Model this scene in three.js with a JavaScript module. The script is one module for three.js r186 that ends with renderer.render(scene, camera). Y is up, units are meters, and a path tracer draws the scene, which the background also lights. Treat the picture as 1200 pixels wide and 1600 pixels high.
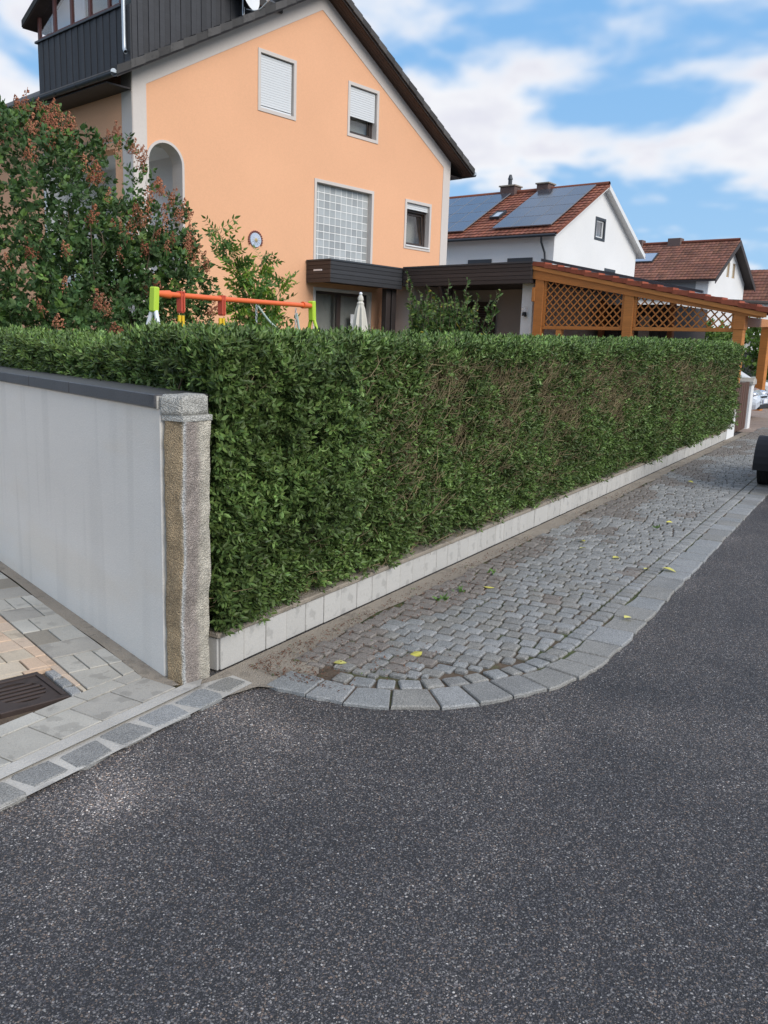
import * as THREE from 'three';
import { mergeGeometries } from 'three/addons/utils/BufferGeometryUtils.js';
import { ImprovedNoise } from 'three/addons/math/ImprovedNoise.js';

// ---------------------------------------------------------------- camera, sky, sun, exposure
// x runs along the street away from the viewer, z from the hedge towards the road, y up, metres
const scene = new THREE.Scene();
const camera = new THREE.PerspectiveCamera(62.25, 0.75, 0.05, 900);
camera.position.set(-2.738, 1.6, 2.652);
camera.up.set(0.14949, 0.98063, -0.12656);
camera.lookAt(-2.738 + 0.84716, 1.6 - 0.19304, 2.652 - 0.49504);

const renderer = new THREE.WebGLRenderer({ antialias: true });
renderer.setSize(768, 1024);
renderer.toneMapping = THREE.LinearToneMapping;
renderer.toneMappingExposure = 1.25;
renderer.shadowMap.enabled = true;

const sun = new THREE.DirectionalLight(new THREE.Color(1.0, 0.95, 0.89), 2.3);
sun.position.set(8 - 14, 36, -4 + 52);
sun.target.position.set(8, 0, -4);
sun.castShadow = true;
sun.shadow.radius = 75;
sun.shadow.mapSize.set(4096, 4096);
Object.assign(sun.shadow.camera, { left: -45, right: 60, top: 50, bottom: -50, near: 1, far: 160 });
scene.add(sun, sun.target);

// ---------------------------------------------------------------- helpers
let seed = 20240611;
function rnd() { seed = (seed + 0x6D2B79F5) | 0; let t = Math.imul(seed ^ (seed >>> 15), 1 | seed); t = (t + Math.imul(t ^ (t >>> 7), 61 | t)) ^ t; return ((t ^ (t >>> 14)) >>> 0) / 4294967296; }
const R = (a, b) => a + (b - a) * rnd();
const pick = (a) => a[Math.floor(rnd() * a.length)];
const perlin = new ImprovedNoise();
const N3 = (x, y, z) => perlin.noise(x, y, z);
function fbm(x, y, z, o = 4) { let a = 0.5, s = 0; for (let i = 0; i < o; i++) { s += a * N3(x, y, z); x = x * 2.03 + 17.1; y = y * 2.03 + 5.7; z = z * 2.03 + 9.2; a *= 0.5; } return s; }
const clamp = (x, a = 0, b = 1) => Math.min(b, Math.max(a, x));
const smooth = (a, b, x) => { const t = clamp((x - a) / (b - a)); return t * t * (3 - 2 * t); };
const lin = (r, g, b) => new THREE.Color().setRGB(r, g, b);

{ // the sky: air and clouds only
  const GAPS = [[17, 8.0, 9, 4.5, -0.36], [13, 15.5, 4, 1.8, -0.22], [4, 19, 7, 4, 0.16], [21, 17, 5, 2.0, 0.10], [5, 11, 4, 3, 0.12], [24, 10.5, 3, 1.2, 0.16], [14, 11.3, 5, 0.9, 0.16]]; // banks of cloud and blue gaps, degrees right and up
  const W = 2048, H = 1024, data = new Float32Array(W * H * 4);
  for (let j = 0; j < H; j++) {
    const el = ((j + 0.5) / H - 0.5) * Math.PI, sy = Math.sin(el), cy = Math.cos(el);
    for (let i = 0; i < W; i++) {
      const ph = ((i + 0.5) / W - 0.5) * 2 * Math.PI, k = (j * W + i) * 4;
      let r, g, b;
      if (sy > -0.02) {
        const h = Math.max(sy, 0.0);
        const t = Math.pow(h, 0.5);
        r = 0.43 - 0.42 * t; g = 0.62 - 0.39 * t; b = 0.77 - 0.14 * t;
        r = Math.max(r, 0.09);
        // clouds lie on a layer overhead, so they flatten towards the horizon
        const px = Math.cos(ph) * cy / (h + 0.10), pz = Math.sin(ph) * cy / (h + 0.10);
        const wx = fbm(px * 0.5, pz * 0.5, 3.3, 3), wz = fbm(px * 0.5 + 9, pz * 0.5, 7.1, 3);
        let c = 1.2 * fbm(px * 1.45 + wx * 1.1 + 3.1, pz * 1.45 + wz * 1.1 + 2.4, 1.7, 6);
        const fine = fbm(px * 4.2 + wx * 2, pz * 4.2 + wz * 2, 4.2, 5);
        c += 0.52 * fine;
        let cover = 0.10 + 0.10 * smooth(0.10, 0.30, h) - 0.14 * smooth(0.16, 0.02, h);
        const ad = ph * 57.2958 + 30.3, ed = el * 57.2958;
        if (Math.abs(ad) < 60) for (const [a0, e0, wa, we, k] of GAPS) cover += k * Math.exp(-(((ad - a0) / wa) ** 2) - (((ed - e0) / we) ** 2));
        let m = smooth(-0.06, 0.40, c + cover);
        m *= smooth(-0.02, 0.05, sy);
        const thick = smooth(0.1, 0.5, c + cover);
        const shade = 1.0 - 0.17 * thick * (0.6 + 1.8 * fine);
        const cr = 0.775 * shade, cg = 0.785 * shade, cb = 0.805 * (0.35 + 0.65 * shade);
        r += (cr - r) * m; g += (cg - g) * m; b += (cb - b) * m;
      } else { r = 0.20; g = 0.20; b = 0.19; }
      data[k] = r; data[k + 1] = g; data[k + 2] = b; data[k + 3] = 1;
    }
  }
  const sky = new THREE.DataTexture(data, W, H, THREE.RGBAFormat, THREE.FloatType);
  sky.mapping = THREE.EquirectangularReflectionMapping;
  sky.minFilter = sky.magFilter = THREE.LinearFilter; sky.wrapS = THREE.RepeatWrapping; sky.needsUpdate = true;
  scene.background = sky; scene.environment = sky;
}

const used = {};
function numbered(n) { const k = used[n] = (used[n] ?? -1) + 1; return k ? n + '_' + String(k).padStart(3, '0') : n; }
function mesh(name, geo, mat, parent = scene) {
  const g = Array.isArray(geo) ? merge(geo) : geo;
  const m = new THREE.Mesh(g, mat); m.name = parent === scene ? numbered(name) : name;
  m.castShadow = m.receiveShadow = true; parent.add(m); return m;
}
function thing(name, label, category, [x, y, z] = [0, 0, 0], turn = 0, group) {
  const o = new THREE.Group(); o.name = numbered(name); o.position.set(x, y, z); o.rotation.y = turn;
  o.userData = { label, category }; if (group) o.userData.group = group; scene.add(o); return o;
}
function tag(o, label, category, group) { Object.assign(o.userData, { label, category }); if (group) o.userData.group = group; return o; }
function setting(o, label, category) { Object.assign(o.userData, { label, category, kind: 'structure' }); return o; }
function stuff(o) { o.userData.kind = 'stuff'; return o; }

function merge(list) {
  const l = list.map((g) => { let q = g.index ? g.toNonIndexed() : g; for (const k of Object.keys(q.attributes)) if (!['position', 'normal', 'uv', 'color'].includes(k)) q.deleteAttribute(k); return q; });
  const col = l.some((g) => g.attributes.color);
  if (col) for (const g of l) if (!g.attributes.color) g.setAttribute('color', new THREE.BufferAttribute(new Float32Array(g.attributes.position.count * 3).fill(1), 3));
  return mergeGeometries(l, false);
}
// texture coordinates in metres, from the face's main direction
function uvm(g, ox = 0, oy = 0) {
  if (g.index) g = g.toNonIndexed();
  g.computeVertexNormals();
  const p = g.attributes.position, n = p.count, uv = new Float32Array(n * 2);
  const a = new THREE.Vector3(), b = new THREE.Vector3(), c = new THREE.Vector3(), e = new THREE.Vector3(), f = new THREE.Vector3();
  for (let i = 0; i < n; i += 3) {
    a.fromBufferAttribute(p, i); b.fromBufferAttribute(p, i + 1); c.fromBufferAttribute(p, i + 2);
    e.subVectors(b, a); f.subVectors(c, a); e.cross(f);
    const ax = Math.abs(e.x), ay = Math.abs(e.y), az = Math.abs(e.z);
    for (let k = 0; k < 3; k++) {
      const v = [a, b, c][k]; let s, t;
      if (ay >= ax && ay >= az) { s = v.x; t = v.z; } else if (ax >= az) { s = v.z; t = v.y; } else { s = v.x; t = v.y; }
      uv[(i + k) * 2] = s + ox; uv[(i + k) * 2 + 1] = t + oy;
    }
  }
  g.setAttribute('uv', new THREE.BufferAttribute(uv, 2));
  return g;
}
function box(x0, y0, z0, x1, y1, z1, ch = 0) {
  if (!ch) { const g = new THREE.BoxGeometry(x1 - x0, y1 - y0, z1 - z0); g.translate((x0 + x1) / 2, (y0 + y1) / 2, (z0 + z1) / 2); return uvm(g, x0 * 1.7, z0 * 1.3); }
  // chamfered box: 24 corner points, 44 triangles
  const P = [], I = [];
  const X = [x0, x1], Y = [y0, y1], Z = [z0, z1], id = {};
  for (let i = 0; i < 2; i++) for (let j = 0; j < 2; j++) for (let k = 0; k < 2; k++) {
    const s = [i ? -1 : 1, j ? -1 : 1, k ? -1 : 1];
    for (let ax = 0; ax < 3; ax++) {
      id[[i, j, k, ax]] = P.length / 3;
      P.push(X[i] + (ax === 0 ? 0 : s[0] * ch), Y[j] + (ax === 1 ? 0 : s[1] * ch), Z[k] + (ax === 2 ? 0 : s[2] * ch));
    }
  }
  const cx = (x0 + x1) / 2, cy = (y0 + y1) / 2, cz = (z0 + z1) / 2;
  const tri = (a, b, c) => {
    const A = new THREE.Vector3().fromArray(P, a * 3), B = new THREE.Vector3().fromArray(P, b * 3), C = new THREE.Vector3().fromArray(P, c * 3);
    const nn = B.clone().sub(A).cross(C.clone().sub(A)), m = A.clone().add(B).add(C).divideScalar(3).sub(new THREE.Vector3(cx, cy, cz));
    // outward by the half sizes, so that flat boxes come out right too
    m.set(m.x / (x1 - x0), m.y / (y1 - y0), m.z / (z1 - z0)); nn.set(nn.x, nn.y, nn.z);
    if (nn.x * m.x + nn.y * m.y + nn.z * m.z < 0) I.push(a, c, b); else I.push(a, b, c);
  };
  const quad = (a, b, c, d) => { tri(a, b, c); tri(a, c, d); };
  for (let ax = 0; ax < 3; ax++) for (let s = 0; s < 2; s++) {
    const q = [[0, 0], [1, 0], [1, 1], [0, 1]].map(([m, n]) => { const v = [0, 0, 0]; v[ax] = s; v[(ax + 1) % 3] = m; v[(ax + 2) % 3] = n; return id[[...v, ax]]; });
    quad(...q);
  }
  for (let ax = 0; ax < 3; ax++) for (let m = 0; m < 2; m++) for (let n = 0; n < 2; n++) {
    const b = (ax + 1) % 3, c = (ax + 2) % 3; const v0 = [0, 0, 0], v1 = [0, 0, 0]; v0[b] = v1[b] = m; v0[c] = v1[c] = n; v1[ax] = 1;
    quad(id[[...v0, b]], id[[...v1, b]], id[[...v1, c]], id[[...v0, c]]);
  }
  for (let i = 0; i < 2; i++) for (let j = 0; j < 2; j++) for (let k = 0; k < 2; k++) tri(id[[i, j, k, 0]], id[[i, j, k, 1]], id[[i, j, k, 2]]);
  const g = new THREE.BufferGeometry(); g.setAttribute('position', new THREE.Float32BufferAttribute(P, 3)); g.setIndex(I);
  return uvm(g, x0 * 1.7, z0 * 1.3);
}
// a straight bar between two points with a rectangular section
function bar(a, b, w, h, ch = 0) {
  const A = new THREE.Vector3(...a), B = new THREE.Vector3(...b), L = A.distanceTo(B);
  const g = box(-w / 2, -h / 2, 0, w / 2, h / 2, L, ch);
  const m = new THREE.Matrix4().lookAt(B, A, Math.abs(B.y - A.y) > 0.98 * L ? new THREE.Vector3(1, 0, 0) : new THREE.Vector3(0, 1, 0)); m.setPosition(A);
  g.applyMatrix4(m); return g;
}
function tube(pts, r, rad = 6, seg = 0, r2 = null) {
  const c = new THREE.CatmullRomCurve3(pts.map((p) => p.isVector3 ? p : new THREE.Vector3(...p)));
  const n = seg || Math.max(2, (pts.length - 1) * 3);
  const g = new THREE.TubeGeometry(c, n, r, rad, false);
  if (r2 !== null) { const p = g.attributes.position, v = new THREE.Vector3(); for (let i = 0; i <= n; i++) { const q = c.getPointAt(i / n), k = (r + (r2 - r) * i / n) / r; for (let j = 0; j <= rad; j++) { const id = i * (rad + 1) + j; v.fromBufferAttribute(p, id).sub(q).multiplyScalar(k).add(q); p.setXYZ(id, v.x, v.y, v.z); } } }
  const q = g.toNonIndexed(); return q;
}
function prism(pts, y0, y1, ch = 0) { // convex outline in x,z, standing from y0 to y1, top edge chamfered
  const n = pts.length, P = [];
  let ar = 0; for (let i = 0; i < n; i++) { const [a, b] = pts[i], [c, d] = pts[(i + 1) % n]; ar += a * d - c * b; }
  if (ar > 0) pts = pts.slice().reverse();
  let cx = 0, cz = 0; for (const p of pts) { cx += p[0] / n; cz += p[1] / n; }
  const ins = pts.map(([x, z]) => { const dx = cx - x, dz = cz - z, l = Math.hypot(dx, dz) || 1; return [x + dx / l * ch * 1.3, z + dz / l * ch * 1.3]; });
  const T = (...v) => v.forEach((q) => P.push(...q));
  for (let i = 0; i < n; i++) {
    const j = (i + 1) % n, a = pts[i], b = pts[j], c = ins[i], d = ins[j], ym = y1 - ch;
    T([a[0], y0, a[1]], [b[0], y0, b[1]], [b[0], ym, b[1]]); T([a[0], y0, a[1]], [b[0], ym, b[1]], [a[0], ym, a[1]]);
    if (ch) { T([a[0], ym, a[1]], [b[0], ym, b[1]], [d[0], y1, d[1]]); T([a[0], ym, a[1]], [d[0], y1, d[1]], [c[0], y1, c[1]]); }
    T([c[0], y1, c[1]], [d[0], y1, d[1]], [cx, y1, cz]);
  }
  const g = new THREE.BufferGeometry(); g.setAttribute('position', new THREE.Float32BufferAttribute(P, 3));
  return uvm(g, R(0, 3), R(0, 3));
}
function outline(pts, holes, depth, dz = 0) { // shape in x,y with holes, thickness towards -z
  const s = new THREE.Shape(pts.map((p) => new THREE.Vector2(...p)));
  for (const h of holes) s.holes.push(h.isPath ? h.path : new THREE.Path(h.map((p) => new THREE.Vector2(...p))));
  const g = new THREE.ExtrudeGeometry(s, { depth, bevelEnabled: false, curveSegments: 20 }); g.translate(0, 0, dz - depth);
  return uvm(g);
}
const rect = (x0, y0, x1, y1) => [[x0, y0], [x1, y0], [x1, y1], [x0, y1]];
function clipPoly(poly, nx, nz, d) { // keep nx*x+nz*z <= d
  const o = []; for (let i = 0; i < poly.length; i++) { const a = poly[i], b = poly[(i + 1) % poly.length]; const da = nx * a[0] + nz * a[1] - d, db = nx * b[0] + nz * b[1] - d; if (da <= 0) o.push(a); if ((da < 0 && db > 0) || (da > 0 && db < 0)) { const t = da / (da - db); o.push([a[0] + (b[0] - a[0]) * t, a[1] + (b[1] - a[1]) * t]); } } return o;
}
const areaOf = (p) => { let s = 0; for (let i = 0; i < p.length; i++) { const [a, b] = p[i], [c, d] = p[(i + 1) % p.length]; s += a * d - c * b; } return Math.abs(s / 2); };

// ---------------------------------------------------------------- textures (colour, grain and fine relief only)
function hash2(x, y, s) { let h = Math.imul(x, 374761393) ^ Math.imul(y, 668265263) ^ Math.imul(s, 2147483647 - 58); h = Math.imul(h ^ (h >>> 13), 1274126177); return ((h ^ (h >>> 16)) >>> 0) / 4294967296; }
function pnoise(x, y, per, s) { const xi = Math.floor(x), yi = Math.floor(y); let u = x - xi, v = y - yi; u = u * u * (3 - 2 * u); v = v * v * (3 - 2 * v); const m = (a) => ((a % per) + per) % per; const a = hash2(m(xi), m(yi), s), b = hash2(m(xi + 1), m(yi), s), c = hash2(m(xi), m(yi + 1), s), d = hash2(m(xi + 1), m(yi + 1), s); return (a + (b - a) * u) * (1 - v) + (c + (d - c) * u) * v; }
function pf(x, y, per, s, o = 4) { let a = 0.5, r = 0, t = 0; for (let i = 0; i < o; i++) { r += a * pnoise(x * per, y * per, per, s + i); t += a; per *= 2; a *= 0.5; } return r / t; }
const toS = (c) => { c = clamp(c); return 255 * (c <= 0.0031308 ? c * 12.92 : 1.055 * Math.pow(c, 1 / 2.4) - 0.055); };
function tex(w, h, fn, srgb, size) { // size in metres of one repeat
  const d = new Uint8Array(w * h * 4);
  for (let j = 0; j < h; j++) for (let i = 0; i < w; i++) { const c = fn(i / w, j / h, i, j), k = (j * w + i) * 4; if (srgb) { d[k] = toS(c[0]); d[k + 1] = toS(c[1]); d[k + 2] = toS(c[2]); } else { const q = Math.round(clamp(c) * 255); d[k] = d[k + 1] = d[k + 2] = q; } d[k + 3] = 255; }
  return fin(d, w, h, srgb, size);
}
function fin(d, w, h, srgb, size) {
  const t = new THREE.DataTexture(d, w, h, THREE.RGBAFormat); t.wrapS = t.wrapT = THREE.RepeatWrapping; t.magFilter = THREE.LinearFilter; t.minFilter = THREE.LinearMipmapLinearFilter; t.generateMipmaps = true;
  if (srgb) t.colorSpace = THREE.SRGBColorSpace; const s = Array.isArray(size) ? size : [size, size]; t.repeat.set(1 / s[0], 1 / s[1]); t.needsUpdate = true; return t;
}
const std = (o) => new THREE.MeshStandardMaterial({ roughness: 0.9, metalness: 0, ...o });

// asphalt: stones of every tone rolled into dark binder
let asphaltMap, asphaltBump;
{
  const S = 2048, size = 2.0, col = new Float32Array(S * S * 3), ht = new Float32Array(S * S);
  for (let j = 0; j < S; j++) for (let i = 0; i < S; i++) { const k = j * S + i, n = pnoise(i / 3, j / 3, Math.floor(S / 3), 3), v = 0.012 + 0.012 * n; col[k * 3] = v * 1.02; col[k * 3 + 1] = v; col[k * 3 + 2] = v * 1.02; ht[k] = 0.12 * n; }
  for (let s = 0; s < 300000; s++) {
    const x = R(0, S), y = R(0, S), r = 1.1 + 3.0 * Math.pow(rnd(), 2.0), e = R(0.6, 1), an = R(0, 3.14), ca = Math.cos(an), sa = Math.sin(an);
    const u = rnd(); let c;
    if (u < 0.48) { const v = R(0.018, 0.055); c = [v, v * 0.98, v * 1.05]; } else if (u < 0.74) { const v = R(0.045, 0.11); c = [v * 1.05, v * 0.99, v * 0.95]; } else if (u < 0.88) { const v = R(0.05, 0.13); c = [v * 1.28, v * 0.96, v * 0.72]; } else if (u < 0.982) { const v = R(0.11, 0.22); c = [v * 1.03, v * 0.99, v * 0.91]; } else { const v = R(0.24, 0.42); c = [v, v * 0.95, v * 0.86]; }
    const R2 = Math.ceil(r), top = R(0.4, 1);
    for (let b = -R2; b <= R2; b++) for (let a = -R2; a <= R2; a++) {
      const p = (a * ca + b * sa) / r, q = (-a * sa + b * ca) / (r * e), d = p * p + q * q; if (d > 1) continue;
      const k = (((Math.floor(y) + b + S) % S) * S + ((Math.floor(x) + a + S) % S)); col[k * 3] = c[0]; col[k * 3 + 1] = c[1]; col[k * 3 + 2] = c[2]; ht[k] = 0.25 + top * 0.75 * Math.sqrt(1 - d * 0.8);
    }
  }
  const d = new Uint8Array(S * S * 4), b = new Uint8Array(S * S * 4);
  for (let k = 0; k < S * S; k++) { d[k * 4] = toS(col[k * 3]); d[k * 4 + 1] = toS(col[k * 3 + 1]); d[k * 4 + 2] = toS(col[k * 3 + 2]); d[k * 4 + 3] = b[k * 4 + 3] = 255; b[k * 4] = b[k * 4 + 1] = b[k * 4 + 2] = 255 * clamp(ht[k]); }
  asphaltMap = fin(d, S, S, true, size); asphaltBump = fin(b, S, S, false, size);
}
// granite: light feldspar, grey quartz, black mica
function graniteFn(base, s0, spread) { return (u, v, i, j) => { const f = hash2(i >> 1, j >> 1, s0), g = pnoise(u * 300, v * 300, 300, s0 + 3), c = pf(u, v, 6, s0 + 9, 5); let k = 1 + spread * (g - 0.5) * 1.2 + 0.35 * (c - 0.5); if (f < 0.10) k *= 0.5; else if (f > 0.88) k *= 1.25; return [base[0] * k, base[1] * k, base[2] * k]; }; }
const graniteMap = tex(1024, 1024, graniteFn([0.66, 0.68, 0.70], 11, 0.7), true, 0.9);
const graniteBump = tex(1024, 1024, (u, v, i, j) => 0.5 * pnoise(u * 260, v * 260, 260, 5) + 0.5 * pf(u, v, 18, 8, 4), false, 0.9);
// cast concrete: even, with pores, patches and water marks
const concreteMap = tex(1024, 1024, (u, v, i, j) => { const c = pf(u, v, 5, 21, 6), f = pnoise(u * 420, v * 420, 420, 24), p = hash2(i >> 1, j >> 1, 27); let k = 0.80 + 0.34 * (c - 0.5) + 0.16 * (f - 0.5); if (p > 0.992) k *= 0.6; const st = smooth(0.55, 0.63, pf(u, v, 26, 33, 5)) * smooth(0.46, 0.60, pf(u, v, 7, 36, 4)); k *= 1 - 0.20 * st * (0.6 + 0.8 * f); return [k, k * 0.99, k * 0.965]; }, true, 1.3);
const concreteBump = tex(512, 512, (u, v) => 0.4 * pf(u, v, 12, 41, 4) + 0.6 * pnoise(u * 200, v * 200, 200, 43), false, 0.7);
const tileMap = tex(512, 512, (u, v) => { const k = 0.90 + 0.12 * (pf(u, v, 4, 121, 6) - 0.5) + 0.10 * (pnoise(u * 230, v * 230, 230, 124) - 0.5) - 0.16 * smooth(0.60, 0.72, pf(u, v, 16, 127, 5)); return [k, k * 0.99, k * 0.965]; }, true, 1.0);
// fine roughcast render on facades
const renderBump = tex(512, 512, (u, v) => 0.65 * pnoise(u * 128, v * 128, 128, 51) + 0.35 * pf(u, v, 20, 53, 4), false, 0.6);
const facadeMap = tex(512, 512, (u, v) => { const k = 0.95 + 0.10 * (pf(u, v, 3, 61, 6) - 0.5) + 0.05 * (pnoise(u * 200, v * 200, 200, 64) - 0.5); return [k, k, k]; }, true, 4.3);
// painted or oiled wood: grain runs along u
const woodMap = tex(512, 512, (u, v) => { const w = pf(u, v, 4, 71, 3), g = pnoise(u * 6, v * 120 + w * 4, 240, 73), f = pnoise(u * 14, v * 250, 250, 75); const k = 0.78 + 0.26 * (g - 0.5) + 0.14 * (f - 0.5) + 0.2 * (w - 0.5); return [k, k * 0.98, k * 0.95]; }, true, [1.4, 0.5]);
// soil and moss between stones
const soilMap = tex(512, 512, (u, v, i, j) => { const c = pf(u, v, 8, 81, 6), m = smooth(0.52, 0.68, pf(u, v, 5, 85, 5)), f = hash2(i, j, 87); const k = 0.7 + 0.7 * (c - 0.5) + 0.5 * (f - 0.5); return [(0.20 - 0.09 * m) * k, (0.145 - 0.01 * m) * k, (0.10 - 0.055 * m) * k]; }, true, 1.1);
const soilBump = tex(256, 256, (u, v, i, j) => 0.5 * pf(u, v, 24, 91, 3) + 0.5 * hash2(i, j, 93), false, 0.35);
// rendered garden wall: pale with runs of grey and brown down the face (u along, v up; one sheet, no repeat in height)
const wallMap = tex(2048, 512, (u, v, i, j) => { const c = pf(u, v, 4, 101, 6), f = pnoise(u * 900, v * 230, 900, 104); const streak = smooth(0.50, 0.78, pnoise(u * 60, v * 1.2, 60, 107) * 0.6 + pnoise(u * 170, v * 2.5, 170, 109) * 0.4) * (0.35 + 0.65 * pf(u, v, 3, 112, 3)); const br = smooth(0.56, 0.74, pf(u, v, 5, 117, 4)); let k = 0.93 + 0.16 * (c - 0.5) + 0.05 * (f - 0.5) - 0.085 * streak; return [k * (1 - 0.01 * br), k * (1 - 0.03 * br), k * (1 - 0.06 * br)]; }, true, [6, 1.5]);
const leafNoise = null;

const M = {
  asphalt: std({ map: asphaltMap, bumpMap: asphaltBump, bumpScale: 0.0035, roughness: 0.78, vertexColors: true, color: lin(1.34, 1.33, 1.37) }),
  granite: [0.34, 0.38, 0.42, 0.36].map((k, i) => std({ map: graniteMap, bumpMap: graniteBump, bumpScale: 0.004, roughness: 0.72, color: lin(k * [1.04, 1.01, 1.02, 1.06][i], k * 1.0, k * [0.92, 0.95, 0.95, 0.89][i]) })),
  graniteBrown: std({ map: graniteMap, bumpMap: graniteBump, bumpScale: 0.004, roughness: 0.85, color: lin(0.33, 0.285, 0.245) }),
  soil: std({ map: soilMap, bumpMap: soilBump, bumpScale: 0.012, roughness: 1 }),
  concrete: std({ map: concreteMap, bumpMap: concreteBump, bumpScale: 0.009, roughness: 0.95, color: lin(0.385, 0.335, 0.275) }),
  paleConcrete: std({ map: concreteMap, bumpMap: concreteBump, bumpScale: 0.003, roughness: 0.92, color: lin(0.56, 0.54, 0.50) }),
  tile: [0.505, 0.535, 0.52].map((k) => std({ map: tileMap, bumpMap: concreteBump, bumpScale: 0.0012, roughness: 0.85, color: lin(k, k * 0.98, k * 0.94) })),
  slab: [[0.50, 0.48, 0.43], [0.43, 0.41, 0.37], [0.55, 0.535, 0.485], [0.33, 0.30, 0.25]].map((c) => std({ map: concreteMap, bumpMap: concreteBump, bumpScale: 0.002, roughness: 0.85, color: lin(...c) })),
  peach: [[0.66, 0.52, 0.40], [0.64, 0.55, 0.43], [0.70, 0.52, 0.38]].map((c) => std({ map: concreteMap, bumpMap: concreteBump, bumpScale: 0.002, roughness: 0.85, color: lin(...c) })),
  gardenWall: std({ map: wallMap, bumpMap: renderBump, bumpScale: 0.0012, roughness: 0.93, color: lin(0.80, 0.765, 0.70) }),
  coping: std({ map: concreteMap, bumpMap: concreteBump, bumpScale: 0.001, roughness: 0.42, color: lin(0.10, 0.10, 0.105) }),
  orange: std({ map: facadeMap, bumpMap: renderBump, bumpScale: 0.003, roughness: 0.95, color: lin(0.83, 0.455, 0.265) }),
  greyTrim: std({ map: facadeMap, bumpMap: renderBump, bumpScale: 0.002, roughness: 0.95, color: lin(0.64, 0.585, 0.54) }),
  white: std({ map: facadeMap, bumpMap: renderBump, bumpScale: 0.003, roughness: 0.95, color: lin(0.80, 0.80, 0.79) }),
  beige: std({ map: facadeMap, bumpMap: renderBump, bumpScale: 0.003, roughness: 0.95, color: lin(0.50, 0.43, 0.39) }),
  greyWall: std({ map: facadeMap, roughness: 0.95, color: lin(0.28, 0.29, 0.30) }),
  darkBoards: [0.034, 0.040, 0.046].map((k) => std({ map: woodMap, roughness: 0.62, color: lin(k, k * 1.05, k * 1.22) })),
  brownBoards: [0.040, 0.048, 0.055].map((k) => std({ map: woodMap, roughness: 0.6, color: lin(k * 1.18, k * 0.9, k * 0.85) })),
  soffit: std({ map: woodMap, roughness: 0.75, color: lin(0.085, 0.055, 0.045) }),
  roofDark: [0.055, 0.075, 0.10].map((k) => std({ map: concreteMap, roughness: 0.8, color: lin(k * 1.05, k, k * 0.98) })),
  clay: [[0.26, 0.085, 0.048], [0.31, 0.11, 0.062], [0.22, 0.07, 0.042]].map((c) => std({ map: concreteMap, roughness: 0.85, color: lin(...c) })),
  carportTile: [[0.36, 0.085, 0.04], [0.42, 0.11, 0.055], [0.32, 0.075, 0.038]].map((c) => std({ map: concreteMap, roughness: 0.75, color: lin(...c) })),
  timber: [[0.62, 0.235, 0.052], [0.66, 0.26, 0.062], [0.58, 0.21, 0.046]].map((c) => std({ map: woodMap, roughness: 0.6, color: lin(...c) })),
  timberDark: std({ map: woodMap, roughness: 0.7, color: lin(0.36, 0.14, 0.05) }),
  glass: new THREE.MeshPhysicalMaterial({ color: 0xffffff, transmission: 1, thickness: 0, roughness: 0.02, ior: 1.5 }),
  windowFrameDark: std({ roughness: 0.45, color: lin(0.045, 0.032, 0.028) }),
  windowFrameRed: std({ roughness: 0.5, color: lin(0.11, 0.035, 0.028) }),
  windowFrameWhite: std({ roughness: 0.45, color: lin(0.72, 0.72, 0.71) }),
  shutter: std({ roughness: 0.55, color: lin(0.66, 0.68, 0.69) }),
  zinc: std({ roughness: 0.45, metalness: 0.6, color: lin(0.50, 0.54, 0.57) }),
  darkMetal: std({ roughness: 0.45, metalness: 0.4, color: lin(0.055, 0.06, 0.068) }),
  iron: std({ map: concreteMap, roughness: 0.55, metalness: 0.5, color: lin(0.085, 0.062, 0.055) }),
  blackPlastic: std({ roughness: 0.72, color: lin(0.018, 0.019, 0.022) }),
  rubber: std({ roughness: 0.85, color: lin(0.014, 0.014, 0.015) }),
  blind: std({ roughness: 0.95, color: lin(0.23, 0.24, 0.22) }),
  curtain: std({ roughness: 1, color: lin(0.62, 0.63, 0.66) }),
  paper: std({ roughness: 0.9, color: lin(0.78, 0.80, 0.82) }),
  canvas: std({ roughness: 1, color: lin(0.62, 0.59, 0.52) }),
  grass: std({ map: soilMap, roughness: 1, color: lin(0.55, 1.0, 0.45) }),
};
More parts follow.
